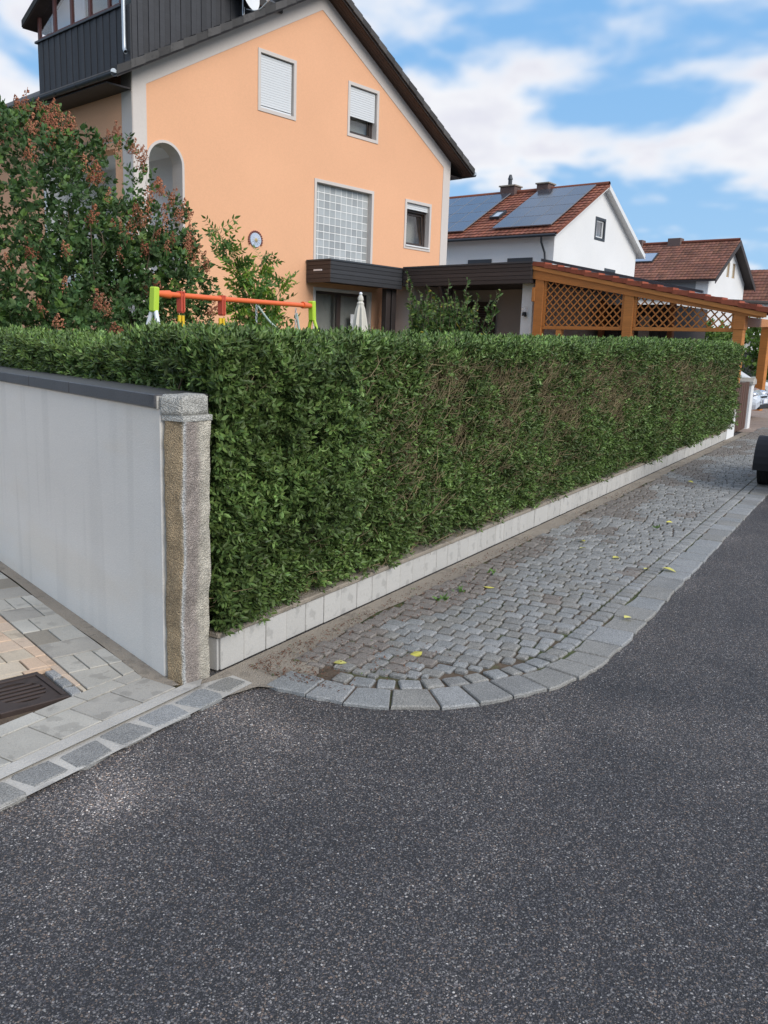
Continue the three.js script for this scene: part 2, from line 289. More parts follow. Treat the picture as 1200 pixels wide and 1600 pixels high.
// ---------------------------------------------------------------- ground
{ // asphalt: a fine grid near the viewer, wide apron out to the horizon, pale dust where it has gathered
  const xs = [], zs = [];
  const ax = (lo, hi, near0, near1, step) => { const o = [lo, lo * 0.4, near0 - 6]; for (let v = near0; v <= near1 + 1e-6; v += step) o.push(v); o.push(near1 + 4, near1 + 12, hi * 0.4, hi); return o; };
  const X = ax(-300, 420, -4, 8, 0.10), Z = ax(-320, 300, -0.2, 7, 0.10);
  const P = [], C = [], U = [], I = [];
  for (let j = 0; j < Z.length; j++) for (let i = 0; i < X.length; i++) {
    const x = X[i], z = Z[j]; P.push(x, 0, z); U.push(x, z);
    const inNear = x > -4.2 && x < 8.2 && z > -0.4 && z < 7.2;
    let d = 0;
    if (inNear) {
      const g = (a, b, r) => Math.exp(-((x - a) ** 2 + (z - b) ** 2) / (r * r));
      const n = fbm(x * 2.3, 0.5, z * 2.3, 5) + 0.5;
      const edge = Math.exp(-Math.max(0, z - (x < 0.3 ? 0.22 : 1.55)) / 0.22) * (x < 0.3 || z > 1.4 ? 1 : 0);
      d = 2.6 * g(-0.98, 0.58, 0.34) * n * n + 2.0 * g(-0.25, 0.52, 0.38) * n * n + 1.6 * g(0.05, 0.42, 0.25) * n + 0.5 * g(0.9, 2.1, 0.6) * n * n + 0.7 * edge * n * n;
      d += 0.62 * fbm(x * 0.9 + 4, 2.2, z * 0.9, 5) + 0.26 * fbm(x * 5, 1.2, z * 5, 3);
    } else d = 0.10 * fbm(x * 0.2, 1.2, z * 0.2, 3);
    C.push(Math.max(0.5, 1 + d * 1.15), Math.max(0.5, 1 + d * 1.05), Math.max(0.5, 1 + d * 0.92));
  }
  for (let j = 0; j + 1 < Z.length; j++) for (let i = 0; i + 1 < X.length; i++) { const a = j * X.length + i, b = a + 1, c = a + X.length, d = c + 1; I.push(a, c, b, b, c, d); }
  const g = new THREE.BufferGeometry(); g.setAttribute('position', new THREE.Float32BufferAttribute(P, 3)); g.setAttribute('color', new THREE.Float32BufferAttribute(C, 3)); g.setAttribute('uv', new THREE.Float32BufferAttribute(U, 2)); g.setIndex(I); g.computeVertexNormals();
  setting(mesh('road', g, M.asphalt), 'dark speckled asphalt road in the foreground', 'road');
}
function sheet(poly, y) { // flat convex or star outline in x,z
  const s = new THREE.Shape(poly.map(([x, z]) => new THREE.Vector2(x, -z))); const g = new THREE.ShapeGeometry(s); g.rotateX(-Math.PI / 2); g.translate(0, y, 0); return uvm(g);
}
// kerb line of the cobbled strip, outer edge: a quarter turn at the near end, then straight along the street
const arcOuter = [[0.235, 0.30], [0.25, 0.53], [0.30, 0.775], [0.42, 1.01], [0.605, 1.20], [0.80, 1.335], [1.05, 1.46], [1.35, 1.535], [1.83, 1.56], [3.0, 1.56], [6, 1.56], [10, 1.56], [16.5, 1.55], [19, 1.55]];
const kerbCurve = new THREE.CatmullRomCurve3(arcOuter.map(([x, z]) => new THREE.Vector3(x, 0, z)), false, 'centripetal');
kerbCurve.arcLengthDivisions = 2000;
const kerbLen = kerbCurve.getLength();
function kerbAt(s, inset) { const t = clamp(s / kerbLen), p = kerbCurve.getPointAt(t), d = kerbCurve.getTangentAt(t); const n = new THREE.Vector3(d.z, 0, -d.x); if (n.z > 0.3 && t > 0.3) n.negate(); return [p.x + n.x * inset, p.z + n.z * inset]; }
{
  const strip = thing('cobbled_strip', 'strip of small grey granite setts between hedge kerb and asphalt', 'paving'); strip.userData.kind = 'structure';
  const outerPts = [], bedPts = [[0.30, 0.14]];
  for (let s = 0; s <= kerbLen + 1e-6; s += 0.1) bedPts.push(kerbAt(s, 0.02));
  bedPts.push([19, 0.14]);
  mesh('joint_bed', sheet(bedPts, 0.007), M.soil, strip);
  // variants of a sett: eight-sided, worn top
  const settGeo = [];
  for (let v = 0; v < 10; v++) {
    const pts = []; const n = 8;
    const c = [[-0.5, -0.41], [-0.41, -0.5], [0.41, -0.5], [0.5, -0.41], [0.5, 0.41], [0.41, 0.5], [-0.41, 0.5], [-0.5, 0.41]];
    for (let i = 0; i < n; i++) { const k = R(0.92, 1.03); pts.push([c[i][0] * k, c[i][1] * k]); }
    const P = [], T = (...q) => q.forEach((w) => P.push(...w)); const y0 = -0.6, y1 = 0.42, y2 = 0.62;
    const top = pts.map(([x, z]) => [x * 0.86, y2 + R(-0.07, 0.07), z * 0.86]);
    const mid = [R(-0.1, 0.1), y2 + R(0.05, 0.18), R(-0.1, 0.1)];
    for (let i = 0; i < n; i++) { const j = (i + 1) % n, a = pts[i], b = pts[j]; const A0 = [a[0], y0, a[1]], B0 = [b[0], y0, b[1]], A1 = [a[0], y1, a[1]], B1 = [b[0], y1, b[1]]; T(A0, B1, B0); T(A0, A1, B1); T(A1, top[j], B1); T(A1, top[i], top[j]); T(top[i], mid, top[j]); }
    const g = new THREE.BufferGeometry(); g.setAttribute('position', new THREE.Float32BufferAttribute(P, 3)); g.userData.v = v;
    settGeo.push(g);
  }
  const sc = {}; // size classes share a geometry so that the grain keeps its real scale
  function settShape(v, w, d) { const kw = Math.round(w * 100), kd = Math.round(d * 100), k = v + '_' + kw + '_' + kd; if (!sc[k]) { const g = settGeo[v].clone(); g.scale(kw / 100, 0.028, kd / 100); sc[k] = uvm(g, v * 0.37, v * 0.23); } return sc[k]; }
  const all = [];
  // kerb stones along the outer edge
  let s = 0.0;
  while (s < kerbLen - 0.3) {
    const near = s < 3.2, L = s < 2.0 ? R(0.17, 0.24) : R(0.20, 0.34), e = Math.min(s + L, kerbLen - 0.01), jn = 0.0045;
    const w = 0.20 + R(-0.012, 0.012); const pts = []; const m = 3;
    for (let i = 0; i <= m; i++) { const q = s + jn + (e - s - 2 * jn) * i / m; const p = kerbAt(q, R(-0.008, 0.01)); pts.push(p); }
    for (let i = m; i >= 0; i--) { const q = s + jn * 1.6 + (e - s - 3.2 * jn) * i / m; pts.push(kerbAt(q, w + R(-0.01, 0.008))); }
    const g = prism(pts, -0.05, 0.017 + R(-0.002, 0.004), 0.006);
    mesh('kerb_stone', g, pick(M.granite), strip); s = e;
  }
  // one course that follows the kerb, then courses across the strip
  s = 0.24;
  while (s < kerbLen - 0.2) { const L = R(0.085, 0.120), b = kerbAt(s, 0.256); let e = s + L; for (let k = 0; k < 40; k++) { const q = kerbAt(e, 0.256); if (Math.hypot(q[0] - b[0], q[1] - b[1]) >= L) break; e += 0.004; } const a = kerbAt((s + e) / 2, 0.256), c = kerbAt(e, 0.256); all.push({ x: a[0], z: a[1], w: L - 0.012, d: 0.100, r: -Math.atan2(c[1] - b[1], c[0] - b[0]) }); s = e; }
  const lim = []; for (let q = 0; q < kerbLen; q += 0.03) lim.push(kerbAt(q, 0.318));
  const inside = (x, z) => { let best = 1e9, k = 0; for (let i = 0; i < lim.length; i++) { const d = (lim[i][0] - x) ** 2 + (lim[i][1] - z) ** 2; if (d < best) { best = d; k = i; } } const a = lim[Math.max(0, k - 1)], b = lim[Math.min(lim.length - 1, k + 1)]; const tx = b[0] - a[0], tz = b[1] - a[1]; return (x - a[0]) * tz - (z - a[1]) * tx > 0.0; };
  let x = 0.36;
  while (x < 18.6) {
    const cw = R(0.084, 0.106); let z = 0.165 + R(0, 0.05);
    const zEnd = 1.248; while (z < zEnd - 0.05) { let L = R(0.080, 0.128); if (zEnd - z - L < 0.07) L = zEnd - z; if (L > 0.17) L *= 0.5; const zz = z + L / 2; const bend = 0.03 * Math.sin(x * 1.7 + zz * 3) - 0.10 * (zz - 0.7); const xx = x + cw / 2 + bend + R(-0.006, 0.006);
      if (x > 2.1) all.push({ x: xx, z: zz, w: cw - 0.010, d: L - 0.011, r: 0.09 + R(-0.04, 0.04) });
      else { let done = false; for (const kl of [1, 0.8, 0.6, 0.45]) for (const kw of [1, 0.75, 0.5]) { if (done) continue; const l2 = L * kl, w2 = cw * kw, z2 = z + l2 / 2, x2 = xx + (cw - w2) / 2; if (inside(x2 - w2 * 0.42, z2 + l2 * 0.42) && inside(x2 + w2 * 0.42, z2 + l2 * 0.42) && inside(x2 - w2 * 0.42, z2 - l2 * 0.42)) { all.push({ x: x2, z: z2, w: w2 - 0.010, d: l2 - 0.011, r: 0.09 + R(-0.04, 0.04) }); L = l2; done = true; } } }
      z += L; }
    x += cw;
  }
  const cx = camera.position;
  all.sort((a, b) => ((a.x - cx.x) ** 2 + (a.z - cx.z) ** 2) - ((b.x - cx.x) ** 2 + (b.z - cx.z) ** 2));
  const far = [];
  all.forEach((q, i) => {
    const g = settShape(Math.floor(rnd() * 10), q.w, q.d), y = 0.0045 + R(-0.0025, 0.0025);
    const brown = fbm(q.x * 1.1, 4, q.z * 2.2, 3) + 0.35 * smooth(0.75, 0.3, q.z) > 0.22;
    const mat = brown ? M.graniteBrown : pick(M.granite);
    if (i < 298) { const m = mesh('sett', g, mat, strip); m.position.set(q.x, y, q.z); m.rotation.set(R(-0.02, 0.02), q.r, R(-0.02, 0.02)); } else { const c = g.clone(); c.rotateY(q.r); c.translate(q.x, y, q.z); const k = brown ? R(0.75, 0.95) : R(0.85, 1.2); const n = c.attributes.position.count, col = new Float32Array(n * 3); for (let t = 0; t < n; t++) { col[t * 3] = k * (brown ? 0.98 : 1.03); col[t * 3 + 1] = k * (brown ? 0.86 : 1.0); col[t * 3 + 2] = k * (brown ? 0.74 : 0.93); } c.setAttribute('color', new THREE.BufferAttribute(col, 3)); far.push(c); }
  });
  const fm = M.granite[1].clone(); fm.vertexColors = true; fm.color.setRGB(0.375, 0.375, 0.375);
  stuff(mesh('setts', far, fm, strip));
}
// concrete haunching along the foot of the hedge kerb, running out beside the granite post
{
  const pts = [[-0.10, 0.07], [0.10, 0.09], [0.24, 0.005]]; const o = [];
  o.push([0.20, 0.02], [19, 0.02], [19, 0.30]);
  for (let x = 18; x > 0.7; x -= 0.5) o.push([x, 0.185 + 0.02 * Math.sin(x * 3.1) + 0.015 * Math.sin(x * 7.7)]);
  o.push([0.62, 0.34], [0.50, 0.42], [0.36, 0.46], [0.26, 0.40], [0.20, 0.28], [0.05, 0.24], [-0.02, 0.16], [0.02, 0.03]);
  const g = sheet(o, 0.0125);
  setting(mesh('concrete_strip', g, M.concrete), 'rough concrete strip along the foot of the tiled hedge kerb', 'paving');
}
// ---------------------------------------------------------------- pavement in front of the garden wall
const wallO = [0.018, -0.132], wd = [0.333, -0.943], wq = [-0.943, -0.333]; // along the wall, away from its face
const wp = (p, q) => [wallO[0] + wd[0] * p + wq[0] * q, wallO[1] + wd[1] * p + wq[1] * q];
{
  const pav = thing('pavement', 'pavement of grey and peach concrete slabs beside the white garden wall', 'paving'); pav.userData.kind = 'structure';
  mesh('joint_bed', sheet([[-5, 0.22], [0.05, 0.22], [0.03, -0.1], wp(6, -0.02), wp(6, 4), [-5, -3]], 0.006), M.soil, pav);
  // concrete fillet at the foot of the wall
  mesh('concrete_fillet', sheet([wp(-0.13, -0.01), wp(6, -0.01), wp(6, 0.075), wp(3, 0.085), wp(2, 0.07), wp(1.2, 0.088), wp(0.6, 0.075), wp(0.1, 0.085), wp(-0.1, 0.12)], 0.026), M.concrete, pav);
  // pale mortar band between slabs and kerb stones
  mesh('mortar_band', sheet([[-5, 0.008], [0.02, 0.008], [0.10, 0.03], [0.04, 0.075], [-0.3, 0.078], [-1, 0.08], [-5, 0.08]], 0.025), M.paleConcrete, pav);
  mesh('kerb_bed', sheet([[-5, 0.055], [0.08, 0.05], [0.24, 0.10], [0.22, 0.235], [-0.4, 0.238], [-5, 0.24]], 0.013), M.paleConcrete, pav);
  // granite kerb stones beside the asphalt
  const js = [-3.5, -3.28, -3.07, -2.86, -2.64, -2.42, -2.2, -1.98, -1.77, -1.56, -1.35, -1.15, -0.98, -0.785, -0.585, -0.385, -0.16, 0.04, 0.22];
  for (let i = 0; i + 1 < js.length; i++) {
    const a = js[i] + 0.014, b = js[i + 1] - 0.014, z0 = 0.085 + R(-0.008, 0.008), z1 = 0.232 + R(-0.014, 0.014); const w = () => R(-0.015, 0.012);
    mesh('kerb_stone', prism([[a + w(), z0 + 0.012], [a + 0.015, z0 + w()], [b - 0.02, z0 + w()], [b + w(), z0 + 0.012], [b + w(), z1 - 0.02], [b - 0.02, z1 + w()], [a + 0.02, z1 + w()], [a + w(), z1 - 0.015]], -0.03, 0.0185 + R(-0.002, 0.002), 0.005), pick(M.granite), pav);
  }
  const drain = [[-0.690, -0.385], [-0.392, -0.300], [-0.268, -0.652], [-0.566, -0.738]];
  const dAx = [(drain[1][0] - drain[0][0]), (drain[1][1] - drain[0][1])], dl = Math.hypot(...dAx); const du = [dAx[0] / dl, dAx[1] / dl], dn = [-du[1], du[0]];
  const put = (poly, mats, h) => { if (poly.length < 3 || areaOf(poly) < 0.0012) return; mesh('paving_slab', prism(poly, -0.02, h, 0.0035), pick(mats), pav); };
  const H = () => 0.028 + R(-0.0015, 0.0015);
  const grey = [M.slab[0], M.slab[0], M.slab[1], M.slab[2]];
  // two courses along the kerb
  const j1 = [-4.3, -4.08, -3.86, -3.64, -3.42, -3.2, -2.98, -2.76, -2.54, -2.32, -2.1, -1.88, -1.66, -1.44, -1.22, -1.115, -0.90, -0.680, -0.472, -0.250, -0.045];
  for (let i = 0; i + 1 < j1.length; i++) put([[j1[i] + 0.003, -0.199], [j1[i + 1] - 0.003, -0.199], [j1[i + 1] - 0.003, 0.004], [j1[i] + 0.003, 0.004]], grey, H());
  for (let i = 0; i + 1 < j1.length; i++) { const a = j1[i] + 0.10, b = j1[i + 1] + 0.10; let q = [[a + 0.003, -0.293], [b - 0.003, -0.293], [b - 0.003, -0.206], [a + 0.003, -0.206]]; q = clipPoly(q, -wq[0], -wq[1], -(wallO[0] * wq[0] + wallO[1] * wq[1]) - 0.085); put(q, grey, H()); }
  // courses square to the wall, grey next to it and peach beyond
  const cut = (poly) => { // keep clear of the kerb courses and of the drain
    let q = clipPoly(poly, 0, 1, -0.300); if (q.length < 3) return [];
    const far = q.every(([x, z]) => (x - drain[0][0]) * dn[0] + (z - drain[0][1]) * dn[1] > 0.02);
    // outside one of the four sides of the drain
    const sides = [[du, drain[1], 1, 0.075], [[-du[0], -du[1]], drain[0], 1, 0.02], [[-dn[0], -dn[1]], drain[3], 1, 0.008]];
    const out = []; let rest = q;
    for (const [n, p, , gap] of sides) { const d = n[0] * p[0] + n[1] * p[1] + gap; const o = clipPoly(rest, -n[0], -n[1], -d); if (o.length >= 3) out.push(o); rest = clipPoly(rest, n[0], n[1], d); if (rest.length < 3) break; }
    return out;
  };
  let p = -0.16; let row = 0;
  while (p < 5.4) {
    const w = 0.226, splits = [[0.08, 0.25, 0.346], [0.08, 0.152, 0.346], [0.08, 0.15, 0.246, 0.346], [0.08, 0.346], [0.08, 0.22, 0.346]][row % 5];
    for (let i = 0; i + 1 < splits.length; i++) for (const q of cut([wp(p + 0.003, splits[i] + 0.003), wp(p + w - 0.003, splits[i] + 0.003), wp(p + w - 0.003, splits[i + 1] - 0.003), wp(p + 0.003, splits[i + 1] - 0.003)])) put(q, rnd() < 0.22 ? [M.slab[3]] : grey, H());
    p += w; row++;
  }
  p = -0.34; row = 0;
  while (p < 4.6) {
    const w = 0.155; let q0 = 0.349 + (row % 2 ? 0 : 0);
    let first = true;
    while (q0 < 3.2) { const L = first ? R(0.13, 0.22) : R(0.19, 0.23); first = false; for (const q of cut([wp(p + 0.003, q0 + 0.003), wp(p + w - 0.003, q0 + 0.003), wp(p + w - 0.003, q0 + L - 0.003), wp(p + 0.003, q0 + L - 0.003)])) put(q, M.peach, H()); q0 += L; }
    p += w; row++;
  }
  // two granite setts beside the drain
  for (const [k0, k1] of [[0.01, 0.115], [0.125, 0.235], [0.245, 0.36]]) {
    const b = [drain[1][0] + du[0] * 0.012, drain[1][1] + du[1] * 0.012]; const pt = (k, e) => [b[0] + (drain[2][0] - drain[1][0]) / 0.373 * k + du[0] * e, b[1] + (drain[2][1] - drain[1][1]) / 0.373 * k + du[1] * e];
    mesh('sett', prism([pt(k0, 0.005), pt(k0 + 0.01, 0.055), pt(k1 - 0.01, 0.058), pt(k1, 0.004)], -0.02, 0.027, 0.006), pick(M.granite), pav);
  }
  // drain cover: cast iron frame with a rounded slotted grate
  const t = thing('drain_cover', 'rusty cast iron drain grate with curved slots set in the slabs', 'drain cover', [(drain[0][0] + drain[2][0]) / 2, 0, (drain[0][1] + drain[2][1]) / 2], -Math.atan2(du[1], du[0]));
  const hw = 0.150, hd = 0.182; const yT = 0.030;
  mesh('pit', box(-hw + 0.005, 0.0075, -hd + 0.005, hw - 0.005, 0.010, hd - 0.005), M.soil, t);
  mesh('frame', [box(-hw, -0.02, -hd, hw, yT, -hd + 0.035, 0.003), box(-hw, -0.02, hd - 0.035, hw, yT, hd, 0.003), box(-hw, -0.02, -hd + 0.035, -hw + 0.022, yT, hd - 0.035), box(hw - 0.022, -0.02, -hd + 0.035, hw, yT, hd - 0.035)], M.iron, t);
  // grate: plate corners around a disc of bars
  const plate = new THREE.Shape([new THREE.Vector2(-hw + 0.024, -hd + 0.037), new THREE.Vector2(hw - 0.024, -hd + 0.037), new THREE.Vector2(hw - 0.024, hd - 0.037), new THREE.Vector2(-hw + 0.024, hd - 0.037)]);
  const hole = new THREE.Path(); hole.absellipse(0, 0, 0.108, 0.115, 0, Math.PI * 2); plate.holes.push(hole);
  const pg = new THREE.ExtrudeGeometry(plate, { depth: 0.012, bevelEnabled: false, curveSegments: 24 }); pg.rotateX(-Math.PI / 2); pg.translate(0, yT - 0.018, 0); mesh('plate', uvm(pg), M.iron, t);
  for (let i = -2; i <= 2; i++) { const zc = i * 0.040, hwid = 0.106 * Math.sqrt(Math.max(0.05, 1 - (zc / 0.118) ** 2)); mesh('bar', box(-hwid - 0.004, yT - 0.016, zc - 0.0105, hwid + 0.004, yT - 0.0055, zc + 0.0105, 0.003), M.iron, t); }
}
// ---------------------------------------------------------------- ground behind the hedge, drive and yard
setting(mesh('lawn', sheet([[0.55, -0.55], [15.8, -0.55], [15.8, -11], [2.4, -40], wp(40, -0.3), wp(0.6, -0.3)], 0.09), M.grass), 'garden lawn behind the hedge', 'lawn');
{
  const yard = thing('driveway', 'reddish paved drive in front of the parked cars', 'driveway'); yard.userData.kind = 'structure';
  const ym = std({ map: concreteMap, bumpMap: concreteBump, bumpScale: 0.003, roughness: 0.9, color: lin(0.42, 0.33, 0.28) });
  mesh('surface', sheet([[18.2, 1.5], [60, 1.5], [60, -9], [17.0, -9], [17.0, -0.05]], 0.016), ym, yard);
}
// ---------------------------------------------------------------- garden wall with tiled coping
{
  const t = thing('garden_wall', 'pale rendered garden wall with dark coping left of the granite post', 'wall', [wallO[0], 0, wallO[1]], Math.atan2(0.943, 0.333));
  // local x runs along the wall, local z points to its back... face on z = 0
  const body = box(0.0, -0.05, 0, 6.2, 1.288, 0.215, 0.004);
  mesh('render', body, M.gardenWall, t);
  const j = [0.002, 1.055, 1.71, 2.35, 3.0, 3.65, 4.3, 4.95, 5.6, 6.2];
  for (let i = 0; i + 1 < j.length; i++) mesh('coping_tile', box(j[i] + 0.003, 1.291, -0.022, j[i + 1] - 0.003, 1.352 + R(-0.001, 0.001), 0.245, 0.004), M.coping, t);
  mesh('coping_bed', box(0.004, 1.2885, -0.012, 6.19, 1.345, 0.235), M.paleConcrete, t);
}
// ---------------------------------------------------------------- granite gate post: split faces, capped
function rough(w, h, d, nx, ny, nz, amp, f, colFn, round = 0.012) {
  const g0 = new THREE.BoxGeometry(w, h, d, nx, ny, nz); const p = g0.attributes.position, n = g0.attributes.normal; const col = [];
  for (let i = 0; i < p.count; i++) {
    let x = p.getX(i), y = p.getY(i), z = p.getZ(i); const fx = n.getX(i), fy = n.getY(i), fz = n.getZ(i);
    col.push(...colFn(x, y, z, fx, fy, fz));
    // round the edges a little, then push points about by noise taken at the point itself (edges stay shut)
    const ex = Math.max(0, Math.abs(x) - (w / 2 - round)) / round, ey = Math.max(0, Math.abs(y) - (h / 2 - round)) / round, ez = Math.max(0, Math.abs(z) - (d / 2 - round)) / round; const m = ex * ex * ez + ez * ez * ex + ex * ey + ey * ez;
    const k = Math.min(1, m) * round * 0.45; x -= Math.sign(x) * ex * k; z -= Math.sign(z) * ez * k; y -= Math.sign(y) * ey * k;
    const a = fbm(x * f, y * f, z * f + 3, 4), b = fbm(x * f + 7, y * f, z * f, 4), c = fbm(x * f, y * f + 11, z * f, 4), e = fbm(x * f * 0.22, y * f * 0.25, z * f * 0.22 + 5, 2);
    p.setXYZ(i, x + amp * (a * 1.6 + e * 1.2), y + amp * 0.6 * b, z + amp * (c * 1.6 + e * 1.2));
  }
  g0.setAttribute('color', new THREE.Float32BufferAttribute(col, 3));
  const uv = g0.attributes.uv; for (let i = 0; i < uv.count; i++) { const fx = n.getX(i), fy = n.getY(i); uv.setXY(i, fy ? p.getX(i) : fx ? p.getZ(i) : p.getX(i), fy ? p.getZ(i) : p.getY(i)); }
  g0.computeVertexNormals(); return g0;
}
{
  const t = thing('granite_post', 'rough split granite post with ochre side and cap at the wall end', 'post', [0.10, 0, -0.055]);
  const pm = std({ map: graniteMap, bumpMap: graniteBump, bumpScale: 0.012, roughness: 0.93, vertexColors: true, color: lin(1, 1, 1) });
  const vary = (x, y, z, s) => 1 + 0.5 * fbm(x * 14 + s, y * 14, z * 14, 4);
  const col = (x, y, z, fx, fy, fz) => {
    const v = vary(x, y, z, 1), n = fbm(x * 5, y * 2.3, z * 5, 4);
    if (fx < -0.5) { const edge = smooth(0.044, 0.054, z + 0.012 * n); const o = [0.50 * v, 0.365 * v, 0.215 * v]; const w = [0.72, 0.73, 0.70]; return o.map((c, i) => c + (w[i] - c) * edge * 0.8); }
    if (fz > 0.5) { const edge = smooth(-0.078, -0.088, x + 0.012 * n); const k = smooth(-0.015, 0.035, x + 0.03 * n); const a = [0.42 * v, 0.35 * v, 0.30 * v], b = [0.68 * v, 0.61 * v, 0.49 * v], w = [0.72, 0.73, 0.70]; return a.map((c, i) => { const q = c + (b[i] - c) * k; return q + (w[i] - q) * edge * 0.8; }); }
    return [0.6 * v, 0.54 * v, 0.44 * v];
  };
  const sh = rough(0.186, 1.30, 0.118, 16, 110, 12, 0.0105, 8, col, 0.012); sh.translate(0, 0.60, 0); sh.applyMatrix4(new THREE.Matrix4().makeShear(0, 0, 0.012, 0, 0, 0)); mesh('shaft', sh, pm, t);
  const cap = rough(0.188, 0.098, 0.142, 18, 9, 18, 0.010, 9, (x, y, z) => { const v = vary(x, y, z, 4); return [0.60 * v, 0.57 * v, 0.50 * v]; }, 0.02); cap.translate(0.003, 1.306, -0.012); mesh('cap_stone', cap, pm, t);
  const mort = rough(0.19, 0.03, 0.13, 8, 2, 6, 0.006, 20, () => [0.66, 0.63, 0.56], 0.006); mort.translate(0.01, 1.252, 0); mesh('mortar_joint', mort, pm, t);
}
// ---------------------------------------------------------------- low kerb wall faced with upright tiles, under the hedge
{
  const t = thing('hedge_kerb', 'low kerb wall of upright pale grey tiles under the long hedge', 'kerb wall');
  mesh('core', box(0.262, 0.0, -0.16, 15.6, 0.172, -0.022), M.concrete, t);
  mesh('end_tile', box(0.246, 0.008, -0.15, 0.259, 0.172, -0.006, 0.003), M.tile[0], t);
  let x = 0.262;
  while (x < 15.4) { const w = 0.178; const lean = R(-0.0025, 0.0025), y1 = 0.174 + R(-0.003, 0.002); const g = box(x + 0.0022, 0.008, -0.020, x + w - 0.0022, y1, 0.0 + lean, 0.003); mesh('kerb_tile', g, pick(M.tile), t); x += w; }
  x = 0.235;
  while (x < 15.4) { const w = x < 0.3 ? 0.6 : R(0.9, 1.1); const g = box(x + 0.002, 0.1765, -0.18, Math.min(x + w, 15.6) - 0.002, 0.203 + R(-0.002, 0.002), 0.012, 0.006); mesh('coping_slab', g, M.concrete, t); x += w; }
}
// ---------------------------------------------------------------- the orange house
// local frame: x along the gable wall, z out of it towards the road
const HX = 17.33, HZ = -10.58, HT = -0.20246; // turn about y
const hc = Math.cos(-HT), hs = Math.sin(-HT);
const fromHouse = (x, y, z) => [HX + hc * x - hs * z, y, HZ + hs * x + hc * z];
function windowFrame(p, name, x0, y0, x1, y1, z, w, d, mat) { return mesh(name, [box(x0, y0, z - d, x0 + w, y1, z, 0.004), box(x1 - w, y0, z - d, x1, y1, z, 0.004), box(x0 + w, y0, z - d, x1 - w, y0 + w, z, 0.004), box(x0 + w, y1 - w, z - d, x1 - w, y1, z, 0.004)], mat, p); }
function slats(parent, x0, x1, yTop, yBot, z, pitch) { for (let y = yTop; y - pitch >= yBot - 1e-3; y -= pitch) mesh('slat', box(x0, y - pitch + 0.0015, z - 0.012, x1, y - 0.0015, z, 0.004), M.shutter, parent); }
